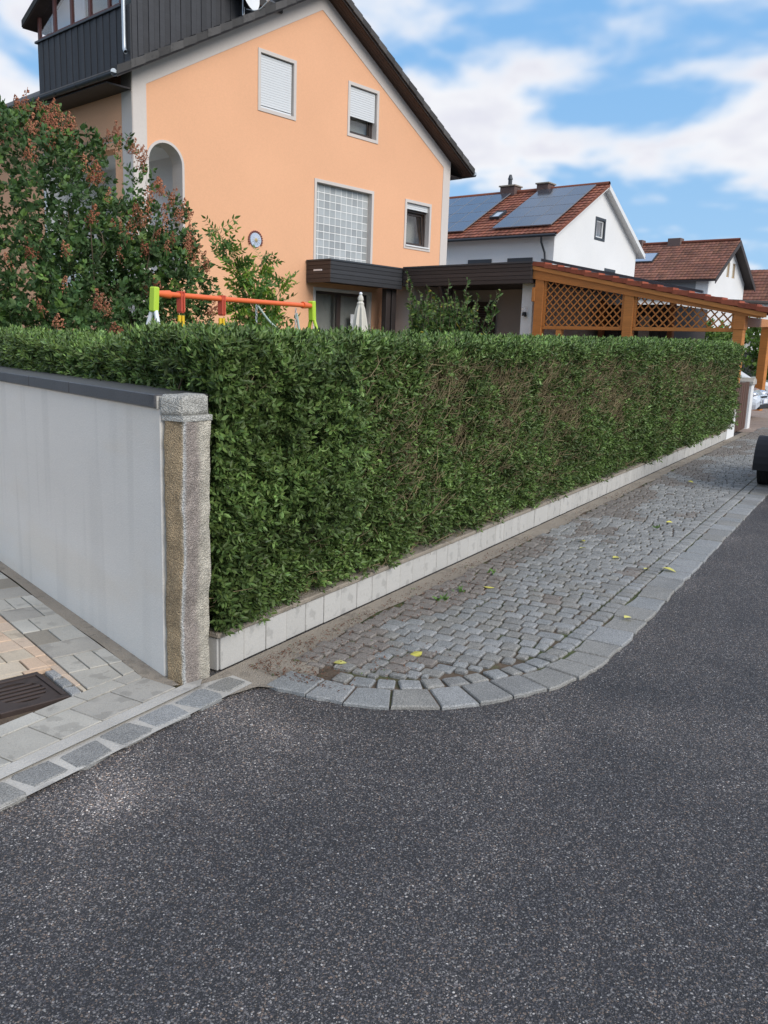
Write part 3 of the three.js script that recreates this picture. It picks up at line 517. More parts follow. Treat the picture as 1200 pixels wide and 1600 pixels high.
{
  const t = thing('orange_house', 'orange rendered gable house with grey trim and dark boarded dormer', 'house', [HX, 0, HZ], HT);
  const xl = -6.45, xr = 4.43, xm = -0.995, ye = 7.09, ya = 10.175, m = (ya - ye) / (xm - xl);
  const yr = (x) => ya - m * Math.abs(x - xm);
  const o1 = [-3.06, 7.01, -1.85, 8.39], o2 = [-0.03, 7.02, 1.17, 8.37], o3 = [2.40, 4.40, 3.60, 5.77], og = [-1.18, 3.45, 1.07, 5.77], od = [-1.16, 0.55, 1.09, 3.05];
  const inn = (o, k = 0.10) => rect(o[0] + k, o[1] + k, o[2] - k, o[3] - k);
  // arch of the loggia
  const ax = -5.66, ar = 0.44, ay = 5.36;
  const arch = (r) => { const q = [[ax - r, 3.0], [ax + r, 3.0]]; for (let i = 0; i <= 18; i++) { const a = Math.PI * i / 18; q.push([ax + r * Math.cos(a), ay + r * Math.sin(a)]); } return q; };
  const wallPts = [[xl, 0], [xr, 0], [xr, ye], [xm, ya], [xl, ye]];
  const gable = outline(wallPts, [inn(o1, 0.065), inn(o2, 0.065), inn(o3, 0.065), inn(og, 0.065), inn(od, 0.065), arch(ar + 0.02)], 0.34, 0);
  mesh('gable_wall', gable, M.orange, t);
  // grey bands: corner strips, raking bands under the verge
  const b = 0.335, sl = 0.39;
  const band = new THREE.Shape([[xl, 0.3], [xl + b, 0.3], [xl + b, yr(xl + b) - sl], [xm, ya - sl], [xr - b, yr(xr - b) - sl], [xr - b, 0.3], [xr, 0.3], [xr, ye], [xm, ya], [xl, ye]].map((p) => new THREE.Vector2(...p)));
  const bg = new THREE.ExtrudeGeometry(band, { depth: 0.012, bevelEnabled: false }); bg.translate(0, 0, 0.001); mesh('trim_band', uvm(bg), M.greyTrim, t);
  // loggia: white arch surround, pale walls inside, opening to the side
  const ringS = new THREE.Shape(arch(ar + 0.045).map((p) => new THREE.Vector2(...p))); ringS.holes.push(new THREE.Path(arch(ar - 0.012).map((p) => new THREE.Vector2(...p))));
  const rg = new THREE.ExtrudeGeometry(ringS, { depth: 0.385, bevelEnabled: false }); rg.translate(0, 0, -0.36); mesh('arch_surround', uvm(rg), M.greyTrim, t);
  mesh('loggia_wall', [box(-4.85, 2.9, -3.9, -4.7, 5.75, -0.34), box(xl, 2.9, -4.05, -4.7, 5.75, -3.9), box(xl, 5.75, -4.05, -4.7, 5.9, -0.34), box(xl, 2.75, -4.05, -4.7, 2.9, -0.34)], M.white, t);
  mesh('balcony_parapet', box(xl - 0.02, 2.9, -3.9, xl + 0.14, 3.75, -0.75), M.white, t);
  // side wall with the loggia opening
  mesh('side_wall', [box(xl, 0, -11, xl + 0.34, 2.75, -0.34), box(xl, 2.75, -11, xl + 0.34, ye - 0.02, -4.05), box(xl, 5.62, -4.05, xl + 0.34, ye - 0.02, -0.34), box(xl, 2.75, -0.72, xl + 0.34, 5.62, -0.34)], M.orange, t);
  mesh('corner_band', box(xl - 0.012, 0.3, -0.40, xl - 0.001, ye, 0.0), M.greyTrim, t);
  mesh('rear_wall', [box(xl, 0, -11.3, xr, ye, -11), box(xr - 0.34, 0, -11, xr, ye - 0.02, -0.34), box(xl + 0.34, 2.6, -11, xr - 0.34, 2.75, -4.1)], M.orange, t);
  // window surrounds, a little proud of the render
  for (const o of [o1, o2, o3, og]) { const s = new THREE.Shape(rect(...o).map((p) => new THREE.Vector2(...p))); s.holes.push(new THREE.Path(inn(o, 0.08).map((p) => new THREE.Vector2(...p)))); const g = new THREE.ExtrudeGeometry(s, { depth: 0.22, bevelEnabled: false }); g.translate(0, 0, -0.20); mesh('window_surround', uvm(g), M.greyTrim, t); }
  { const s = new THREE.Shape([[od[0], 0.55], [od[0] + 0.08, 0.55], [od[0] + 0.08, od[3] - 0.08], [od[2] - 0.08, od[3] - 0.08], [od[2] - 0.08, 0.55], [od[2], 0.55], [od[2], od[3]], [od[0], od[3]]].map((p) => new THREE.Vector2(...p))); const g = new THREE.ExtrudeGeometry(s, { depth: 0.22, bevelEnabled: false }); g.translate(0, 0, -0.20); mesh('door_surround', uvm(g), M.greyTrim, t); }
  // upper window, shutter right down
  { const [x0, y0, x1, y1] = [o1[0] + 0.08, o1[1] + 0.08, o1[2] - 0.08, o1[3] - 0.08]; const w = windowFrame(t, 'window', x0, y0, x1, y1, -0.15, 0.05, 0.05, M.windowFrameDark); const sh = new THREE.Group(); sh.name = 'roller_shutter'; t.add(sh); slats(sh, x0 + 0.012, x1 - 0.025, y1 - 0.02, y0 + 0.05, -0.045, 0.0565); mesh('bottom_rail', box(x0 + 0.012, y0 + 0.018, -0.06, x1 - 0.025, y0 + 0.055, -0.043, 0.003), M.shutter, sh); mesh('room', box(x0 - 0.05, y0 - 0.05, -0.36, x1 + 0.05, y1 + 0.05, -0.345), M.blind, t); }
  // upper window, shutter two thirds down
  { const [x0, y0, x1, y1] = [o2[0] + 0.08, o2[1] + 0.08, o2[2] - 0.08, o2[3] - 0.08]; const w = windowFrame(t, 'window', x0, y0, x1, y1, -0.15, 0.06, 0.06, M.windowFrameDark); mesh('pane', box(x0 + 0.05, y0 + 0.05, -0.185, x1 - 0.05, y1 - 0.05, -0.180), M.glass, w); windowFrame(w, 'sash', x0 + 0.06, y0 + 0.06, x1 - 0.06, y1 - 0.06, -0.16, 0.05, 0.05, M.windowFrameDark); const sh = new THREE.Group(); sh.name = 'roller_shutter'; t.add(sh); slats(sh, x0 + 0.012, x1 - 0.025, y1 - 0.02, y0 + 0.40, -0.045, 0.0565); mesh('blind', box(x0 - 0.05, y0 - 0.05, -0.36, x1 + 0.05, y1 + 0.05, -0.345), M.blind, t); }
  // lower window, tilted open under its shutter box
  { const [x0, y0, x1, y1] = [o3[0] + 0.08, o3[1] + 0.08, o3[2] - 0.08, o3[3] - 0.08]; const w = windowFrame(t, 'window', x0, y0, x1, y1 - 0.17, -0.14, 0.055, 0.06, M.windowFrameDark); const sash = new THREE.Group(); sash.name = 'sash'; sash.position.set(0, y0 + 0.05, -0.16); sash.rotation.x = -0.10; w.add(sash);
    mesh('sash_frame', [box(x0 + 0.055, 0, -0.02, x0 + 0.12, y1 - y0 - 0.28, 0.03), box(x1 - 0.12, 0, -0.02, x1 - 0.055, y1 - y0 - 0.28, 0.03), box(x0 + 0.12, 0, -0.02, x1 - 0.12, 0.065, 0.03), box(x0 + 0.12, y1 - y0 - 0.345, -0.02, x1 - 0.12, y1 - y0 - 0.28, 0.03)], M.windowFrameDark, sash); mesh('pane', box(x0 + 0.11, 0.05, 0.002, x1 - 0.11, y1 - y0 - 0.33, 0.006), M.glass, sash);
    const sh = new THREE.Group(); sh.name = 'roller_shutter'; t.add(sh); slats(sh, x0 + 0.01, x1 - 0.01, y1 - 0.005, y1 - 0.17, -0.055, 0.055); mesh('sill', box(x0 - 0.02, y0 - 0.01, -0.13, x1 + 0.02, y0 + 0.03, 0.05, 0.004), M.windowFrameWhite, t); mesh('curtain', box(x0 - 0.05, y0 - 0.05, -0.56, x1 + 0.05, y1 + 0.05, -0.545), M.blind, t); }
  // glass block panel
  {
    const gp = new THREE.Group(); gp.name = 'glass_block_panel'; t.add(gp); const x0 = og[0] + 0.08, x1 = og[2] - 0.08, y1 = og[3] - 0.08, nx = 10, cw = (x1 - x0) / nx, ny = 11, chh = 0.197;
    mesh('grout', box(x0, y1 - ny * chh, -0.20, x1, y1, -0.1375), std({ roughness: 0.9, color: lin(0.80, 0.80, 0.78) }), gp);
    // a block: rounded rim around a dished face with a raised wedge
    const w = cw / 2 - 0.0065, h = chh / 2 - 0.0065, P = [], T = (...q) => q.forEach((v) => P.push(...v)); const ring = (k, z) => [[-w * k, -h * k, z], [w * k, -h * k, z], [w * k, h * k, z], [-w * k, h * k, z]]; const r0 = ring(1, -0.006), r1 = ring(0.94, 0.003), r2 = ring(0.78, 0.0045), r3 = ring(0.60, 0.001);
    for (const [a, c] of [[r0, r1], [r1, r2], [r2, r3]]) for (let i = 0; i < 4; i++) { const j = (i + 1) % 4; T(a[i], a[j], c[j]); T(a[i], c[j], c[i]); }
    const apex = [0, -h * 0.2, 0.0]; for (let i = 0; i < 4; i++) T(r3[i], r3[(i + 1) % 4], apex);
    const bgm = new THREE.BufferGeometry(); bgm.setAttribute('position', new THREE.Float32BufferAttribute(P, 3)); const blockG = uvm(bgm);
    const mats = [0.40, 0.46, 0.34].map((k) => new THREE.MeshPhysicalMaterial({ color: lin(k * 0.95, k, k * 1.0), roughness: 0.22, metalness: 0, clearcoat: 0.3, clearcoatRoughness: 0.1 }));
    for (let j = 0; j < ny; j++) for (let i = 0; i < nx; i++) { const q = mesh('glass_block', blockG, pick(mats), gp); q.position.set(x0 + (i + 0.5) * cw, y1 - (j + 0.5) * chh, -0.135 + R(-0.001, 0.001)); }
  }
  // terrace door, blinds behind the panes, a notice in one of them
  {
    const [x0, y1, x1] = [od[0] + 0.08, od[3] - 0.08, od[2] - 0.08]; const d = windowFrame(t, 'terrace_door', x0, 0.6, x1, y1, -0.10, 0.07, 0.07, M.windowFrameDark); const xc = x0 + (x1 - x0) * 0.47;
    mesh('mullion', box(xc - 0.075, 0.67, -0.17, xc + 0.075, y1 - 0.07, -0.095, 0.006), M.windowFrameDark, d); mesh('pane', box(x0 + 0.07, 0.67, -0.14, xc - 0.08, y1 - 0.07, -0.135), M.glass, d); mesh('pane', box(xc + 0.08, 0.67, -0.14, x1 - 0.07, y1 - 0.07, -0.135), M.glass, d);
    mesh('blind', box(x0 - 0.05, 0.55, -0.38, x1 + 0.05, y1 + 0.08, -0.36), M.blind, d); mesh('notice', box(xc + 0.52, 2.02, -0.147, xc + 0.78, 2.42, -0.144), M.paper, d); mesh('threshold', box(x0, 0.5, -0.3, x1, 0.6, 0.1, 0.01), M.paleConcrete, t);
  }
  // roof: two slopes with boarded soffits; verge tiles one by one
  const ov = 0.42, ev = 0.60, th = 0.15;
  for (const s of [-1, 1]) {
    const xe = s < 0 ? xl - ev : xr + ev, yo = yr(xe) ; const P = (x, dy) => [x, yr(x) + dy];
    const rs = new THREE.Shape([P(xm, 0.03), P(xe, 0.03), P(xe, th), P(xm, th)].map((p) => new THREE.Vector2(...p))); const rgm = new THREE.ExtrudeGeometry(rs, { depth: 11.6 + ov - 0.05, bevelEnabled: false }); rgm.translate(0, 0, -11.6); const slope = mesh('roof_slope', uvm(rgm), M.roofDark[1], t);
    // soffit boards along the verge, running with the slope
    for (let k = 0; k < 4; k++) { const z0 = 0.002 + k * 0.092, g = outline([P(xm, 0.002), P(xe, 0.002), P(xe, 0.026), P(xm, 0.026)], [], 0.086, z0 + 0.086); mesh('soffit_board', g, M.soffit, t); }
    const bgd = outline([P(xm + s * 0.01, -0.012), P(xe, -0.012), P(xe, th - 0.01), P(xm + s * 0.01, th - 0.01)], [], 0.03, ov); mesh('barge_board', bgd, M.brownBoards[0], t);
    const len = Math.abs(xe - xm), n = 19;
    for (let i = 0; i < n; i++) { const xa = xm + s * len * i / n, xb = xm + s * len * (i + 1.06) / n, dy = 0.012; const g = outline([[xa, yr(xa) + th - 0.12], [xb, yr(xb) + th - 0.12 + dy], [xb, yr(xb) + th + 0.05 + dy], [xa, yr(xa) + th + 0.035]], [], 0.24, ov + 0.055 + R(-0.006, 0.006)); mesh('verge_tile', g, M.roofDark[(i * 7) % 3], t); }
    // eaves soffit and gutter
    const zi = -11.6; mesh('eaves_board', outline([P(xe, -0.02), [s < 0 ? xl : xr, yr(xe) - 0.02], [s < 0 ? xl : xr, yr(xe) - 0.05], P(xe, -0.05)], [], 11.6, -0.01), M.brownBoards[0], t);
    const gut = []; for (let i = 0; i <= 10; i++) { const a = Math.PI * (1 + i / 10); gut.push([Math.cos(a) * 0.075, Math.sin(a) * 0.075]); } for (let i = 10; i >= 0; i--) { const a = Math.PI * (1 + i / 10); gut.push([Math.cos(a) * 0.068, Math.sin(a) * 0.068]); }
    const gg = outline(gut, [], 11.6 + ov, ov + 0.02); gg.translate(xe + s * 0.075, yr(xe) + 0.05, 0); const gu = mesh('gutter', gg, M.darkMetal, t); const cap = new THREE.CylinderGeometry(0.075, 0.075, 0.006, 18, 1, false, Math.PI / 2, Math.PI); cap.rotateX(Math.PI / 2); cap.rotateZ(0); cap.translate(xe + s * 0.075, yr(xe) + 0.05, ov + 0.024); mesh('end_cap', cap.toNonIndexed(), M.zinc, gu);
    for (let z = -10; z < 0.2; z += 0.9) mesh('gutter_joint', new THREE.TorusGeometry(0.077, 0.006, 5, 12, Math.PI).rotateX(Math.PI).toNonIndexed().translate(xe + s * 0.075, yr(xe) + 0.05, z), M.darkMetal, gu);
  }
  mesh('ridge_cap', tube([[xm, ya + th + 0.03, ov + 0.05], [xm, ya + th + 0.03, -11.6]], 0.09, 8, 2), M.roofDark[0], t);
  // boarded dormer with a glazed gable
  const dx = -6.40, dz1 = -0.08, dz0 = -4.15, dy0 = 6.95, ds = 8.42, dm = 0.5, dzc = (dz0 + dz1) / 2; const dRt = 9.36, zAp = -1.6, dml = 0.48, dAp = 8.76 + dml * (4.47 - 1.6); const yd = (z) => z > zAp ? dAp - dm * (z - zAp) : dAp - dml * (zAp - z);
  const d = new THREE.Group(); d.name = 'dormer'; t.add(d);
  mesh('dormer_core', box(dx + 0.36, dy0, dz0 + 0.02, -2.4, ds - 0.02, dz1 - 0.03), M.darkBoards[0], d);
  let nb = 30; for (let i = 0; i < nb; i++) { const z0 = dz0 + (dz1 - dz0) * i / nb, z1 = dz0 + (dz1 - dz0) * (i + 1) / nb; mesh('cladding_board', box(dx - (i % 2 ? 0.012 : 0), dy0, z0 + 0.003, dx + 0.026, ds - 0.03, z1 - 0.003, 0.004), pick(M.darkBoards), d); }
  nb = 29; for (let i = 0; i < nb; i++) { const x0 = dx + 0.03 + i * 0.135; mesh('cladding_board', box(x0 + 0.003, dy0, dz1 - 0.026, x0 + 0.132, dRt + 0.02, dz1 + (i % 2 ? 0.012 : 0), 0.004), pick(M.darkBoards), d); }
  mesh('sill_rail', box(dx - 0.05, ds - 0.03, dz0 - 0.06, dx + 0.05, ds + 0.02, dz1 - 0.32, 0.006), M.darkMetal, d);
  // gable glazing: red brown mullions, panes, slanting top
  const zs = [dz0 + 0.10, dz0 + 0.86, dz0 + 1.65, dz0 + 2.45, dz0 + 3.25, dz1 - 0.36];
  mesh('back_blind', box(dx + 0.30, ds, dz0 + 0.15, dx + 0.33, ds + 0.95, dz0 + 1.7), M.curtain, d); mesh('back_room', box(dx + 0.34, ds, dz0 + 1.7, dx + 0.36, ds + 0.95, dz1 - 0.3), M.blind, d);
  for (let i = 0; i + 1 < zs.length; i++) {
    const z0 = zs[i] + 0.045, z1 = zs[i + 1] - 0.045;     const pts = [[-z0, ds + 0.06], [-z1, ds + 0.06], [-z1, yd(z1) - 0.10]]; if (z0 < zAp && z1 > zAp) pts.push([-zAp, yd(zAp) - 0.10]); pts.push([-z0, yd(z0) - 0.10]);
    const g = outline(pts, [], 0.006, 0); g.rotateY(Math.PI / 2); g.translate(dx + 0.02, 0, 0); mesh('pane', g, M.glass, d);
  }
  for (const z of zs) mesh('mullion', box(dx - 0.015, ds + 0.02, z - 0.045, dx + 0.06, yd(z) - 0.02, z + 0.045, 0.006), M.windowFrameRed, d);
  mesh('transom', box(dx - 0.005, ds + 0.02, dz0 + 0.05, dx + 0.05, ds + 0.075, dz1 - 0.33, 0.005), M.windowFrameRed, d);
  for (const sd of [-1, 1]) { const ze = sd < 0 ? dz0 - 0.32 : dz1 + 0.14, ye2 = yd(ze), xb = sd < 0 ? -4.2 : -2.35, xa = dx - 0.22; const Pq = (x, y, z) => [x, y, z]; const q = [Pq(xa, ye2, ze), Pq(xa, dAp, zAp), Pq(-1.4, dAp, zAp), Pq(xb, ye2, ze)]; const slabG = (lo, hi, ins) => { const L0 = q.map(([x, y, z], i) => [x + (i < 2 ? ins : -ins), y + lo, z]), L1 = q.map(([x, y, z], i) => [x + (i < 2 ? ins : -ins), y + hi, z]); const P = [], T = (...v) => v.forEach((w) => P.push(...w)); T(L1[0], L1[1], L1[2]); T(L1[0], L1[2], L1[3]); T(L0[0], L0[2], L0[1]); T(L0[0], L0[3], L0[2]); for (let i = 0; i < 4; i++) { const j = (i + 1) % 4; T(L0[i], L0[j], L1[j]); T(L0[i], L1[j], L1[i]); } const gg = new THREE.BufferGeometry(); gg.setAttribute('position', new THREE.Float32BufferAttribute(P, 3)); return uvm(gg); }; mesh('dormer_roof', slabG(0.004, 0.15, 0), M.roofDark[0], d); mesh('dormer_soffit', slabG(-0.02, 0.0, 0.02), M.soffit, d); }
  mesh('cheek_core', box(dx + 0.36, ds - 0.02, dz1 - 0.20, -2.4, dRt - 0.02, dz1 - 0.03), M.darkBoards[0], d);
  mesh('bracket', box(dx - 0.35, dRt - 0.42, dz1 + 0.02, dx + 0.25, dRt - 0.30, dz1 + 0.12, 0.01), M.brownBoards[0], d);
  // pale downpipe at the dormer's corner
  mesh('downpipe', tube([[dx - 0.06, 9.3, dz1 - 0.16], [dx - 0.06, 8.2, dz1 - 0.16], [dx - 0.06, 7.62, dz1 - 0.16], [dx - 0.075, 7.50, dz1 - 0.13], [dx - 0.10, 7.44, dz1 - 0.04]], 0.042, 10, 14), M.zinc, d);
  // porch roof clad in horizontal boards
  const pr = new THREE.Group(); pr.name = 'porch_roof'; t.add(pr); const py0 = 3.13, py1 = 3.70, pz = 0.92, px0 = -1.43, px1 = 1.36;
  mesh('deck', box(px0 + 0.03, py0 + 0.06, 0.002, px1, py1 - 0.03, pz - 0.03), M.brownBoards[0], pr);
  for (let i = 0; i < 5; i++) { const y0 = py0 + i * (py1 - py0 - 0.03) / 5, y1 = y0 + (py1 - py0 - 0.03) / 5; mesh('fascia_board', box(px0 + 0.026, y0 + 0.003, pz - 0.028, px1 - 0.002, y1 - 0.003, pz, 0.006), M.darkBoards[i % 3], pr); mesh('fascia_board', box(px0, y0 + 0.003, 0.03, px0 + 0.026, y1 - 0.003, pz, 0.006), M.brownBoards[i % 3], pr); }
  mesh('edge_capping', [box(px0 - 0.02, py1 - 0.03, 0.03, px0 + 0.05, py1 + 0.01, pz + 0.02), box(px0 + 0.05, py1 - 0.03, pz - 0.05, px1 + 0.0, py1 + 0.01, pz + 0.02)], M.darkMetal, pr);
  mesh('porch_light', box(px0 - 0.012, 3.42, 0.30, px0 - 0.002, 3.46, 0.62, 0.003), M.paper, pr);
  for (const x of [1.06, 1.30]) mesh('porch_post', [box(x - 0.09, 0.4, 0.52, x + 0.09, 3.15, 0.70, 0.01)], M.brownBoards[0], pr);
}
// round wall ornament on the gable: a pale disc with knobs round the rim
{
  const [x, y, z] = fromHouse(-3.13, 4.02, 0.03); const t = thing('wall_ornament', 'round pale blue sun ornament with knobbed rim on the orange gable', 'ornament', [x, y, z], HT);
  const disc = new THREE.CylinderGeometry(0.165, 0.175, 0.025, 28); disc.rotateX(Math.PI / 2); mesh('disc', disc.toNonIndexed(), std({ color: lin(0.46, 0.54, 0.66), roughness: 0.5 }), t);
  const km = std({ color: lin(0.22, 0.07, 0.06), roughness: 0.6 }); for (let i = 0; i < 17; i++) { const a = Math.PI * (-0.15 + 1.3 * i / 16); mesh('knob', new THREE.IcosahedronGeometry(0.024, 1).translate(Math.cos(a) * 0.205, Math.sin(a) * 0.205, 0), km, t); }
  for (let i = 0; i < 12; i++) { const a = i * Math.PI / 6, g = new THREE.ConeGeometry(0.022, 0.12, 3); g.scale(1, 1, 0.3); g.translate(0, 0.09, 0.014); g.rotateZ(a); mesh('ray', g.toNonIndexed(), std({ color: lin(0.72, 0.74, 0.78), roughness: 0.5 }), t); }
  mesh('hub', new THREE.SphereGeometry(0.045, 12, 8).scale(1, 1, 0.4).translate(0, 0, 0.016), std({ color: lin(0.42, 0.34, 0.16), roughness: 0.5 }), t);
}
// satellite dish on the roof
{
  const [x, y, z] = fromHouse(-3.55, 8.84, 0.12); const t = thing('satellite_dish', 'white satellite dish on a mast at the verge of the orange house', 'satellite dish', [x, y, z], HT + 0.35);
  const pts = []; for (let i = 0; i <= 10; i++) { const r = 0.40 * i / 10; pts.push(new THREE.Vector2(r, r * r * 0.42)); } const g = new THREE.LatheGeometry(pts, 30); g.rotateX(Math.PI / 2 - 0.15); g.translate(0, 0.56, 0.08); mesh('dish', g.toNonIndexed(), std({ color: lin(0.72, 0.73, 0.72), roughness: 0.5, side: THREE.DoubleSide }), t);
  mesh('mast', tube([[0, -0.1, -0.05], [0, 0.6, -0.05]], 0.022, 8, 2), M.zinc, t); mesh('feed_arm', tube([[0, 0.2, 0.05], [0.0, 0.15, 0.35], [0, 0.32, 0.62]], 0.012, 6, 6), M.zinc, t); mesh('receiver', new THREE.CylinderGeometry(0.03, 0.045, 0.09, 10).rotateX(1.1).translate(0, 0.35, 0.62).toNonIndexed(), M.windowFrameWhite, t); mesh('cable', tube([[0, 0.25, 0.0], [-0.12, 0.02, 0.05], [-0.3, -0.12, 0.1]], 0.006, 5, 8), M.paper, t);
}
// ---------------------------------------------------------------- flat-roofed garage wing
{
  const t = thing('garage', 'flat roofed garage with dark brown fascia boards beside the orange house', 'garage', [HX, 0, HZ], HT);
  const x0 = 1.78, z1 = 4.95, fx = 1.36, fy0 = 3.21, fy1 = 3.73;
  mesh('side_wall', [box(x0 + 0.1, 0, 0.02, x0 + 0.35, 3.3, 0.92), box(4.2, 0, 0.92, 4.45, 3.3, z1 - 0.25), box(x0 + 0.35, 0, 0.70, 4.2, 3.3, 0.92)], M.beige, t);
  mesh('corner_pier', box(x0 - 0.02, 0, z1 - 0.32, x0 + 0.25, 3.3, z1), M.white, t);
  mesh('front_wall', box(x0 + 0.25, 0, z1 - 0.25, 7.2, 3.3, z1), M.beige, t); mesh('rear_wall', box(6.95, 0, 0.02, 7.2, 3.3, z1 - 0.25), M.beige, t);
  mesh('roof_deck', box(fx + 0.03, fy0 + 0.10, 0.30, 7.5, fy1 - 0.03, 5.10), M.brownBoards[0], t);
  for (let i = 0; i < 5; i++) { const h = (fy1 - fy0 - 0.03) / 5, y0 = fy0 + i * h; mesh('fascia_board', box(fx, y0 + 0.003, 0.94, fx + 0.028, y0 + h - 0.003, 5.12, 0.006), M.brownBoards[i % 3], t); mesh('fascia_board', box(fx + 0.03, y0 + 0.003, 5.10, 7.5, y0 + h - 0.003, 5.128, 0.006), M.brownBoards[(i + 1) % 3], t); }
  mesh('edge_capping', [box(fx - 0.02, fy1 - 0.03, 0.94, fx + 0.06, fy1 + 0.012, 5.14), box(fx + 0.06, fy1 - 0.03, 5.08, 7.5, fy1 + 0.012, 5.14)], M.darkMetal, t);
  // slatted shutter in the side wall
  const sh = new THREE.Group(); sh.name = 'shuttered_window'; t.add(sh); sh.position.set(2.35, 0, 0.2); mesh('frame', [box(x0 - 0.03, 1.0, 0.92, x0 - 0.002, 2.95, 1.0), box(x0 - 0.03, 1.0, 1.9, x0 - 0.002, 2.95, 1.98), box(x0 - 0.03, 2.87, 1.0, x0 - 0.002, 2.95, 1.9)], M.soffit, sh); for (let y = 1.02; y < 2.84; y += 0.07) mesh('slat', box(x0 - 0.024, y, 1.002, x0 - 0.004, y + 0.058, 1.898, 0.004), M.soffit, sh);
  for (const z of [2.2]) mesh('roof_post', box(x0 + 0.02, 0, z - 0.07, x0 + 0.16, 3.3, z + 0.07, 0.01), M.brownBoards[1], t); for (const z of [2.2]) mesh('roof_bracket', bar([x0 - 0.01, 2.6, z], [fx + 0.1, 3.24, z], 0.10, 0.12, 0.01), M.brownBoards[1], t);
  const [lx, ly, lz] = fromHouse(x0 - 0.10, 2.60, 4.78); const l = thing('wall_lamp', 'globe wall lamp with black bracket on the white garage pier', 'lamp', [lx, ly, lz], HT); mesh('globe', new THREE.SphereGeometry(0.085, 16, 12), new THREE.MeshPhysicalMaterial({ color: 0xffffff, transmission: 0.9, thickness: 0, roughness: 0.12 }), l); mesh('bracket', [new THREE.CylinderGeometry(0.05, 0.06, 0.09, 12).translate(0, -0.11, 0).toNonIndexed(), tube([[0, -0.13, 0], [0.03, -0.16, 0], [0.085, -0.15, 0]], 0.018, 6, 6)], M.blackPlastic, l);
}
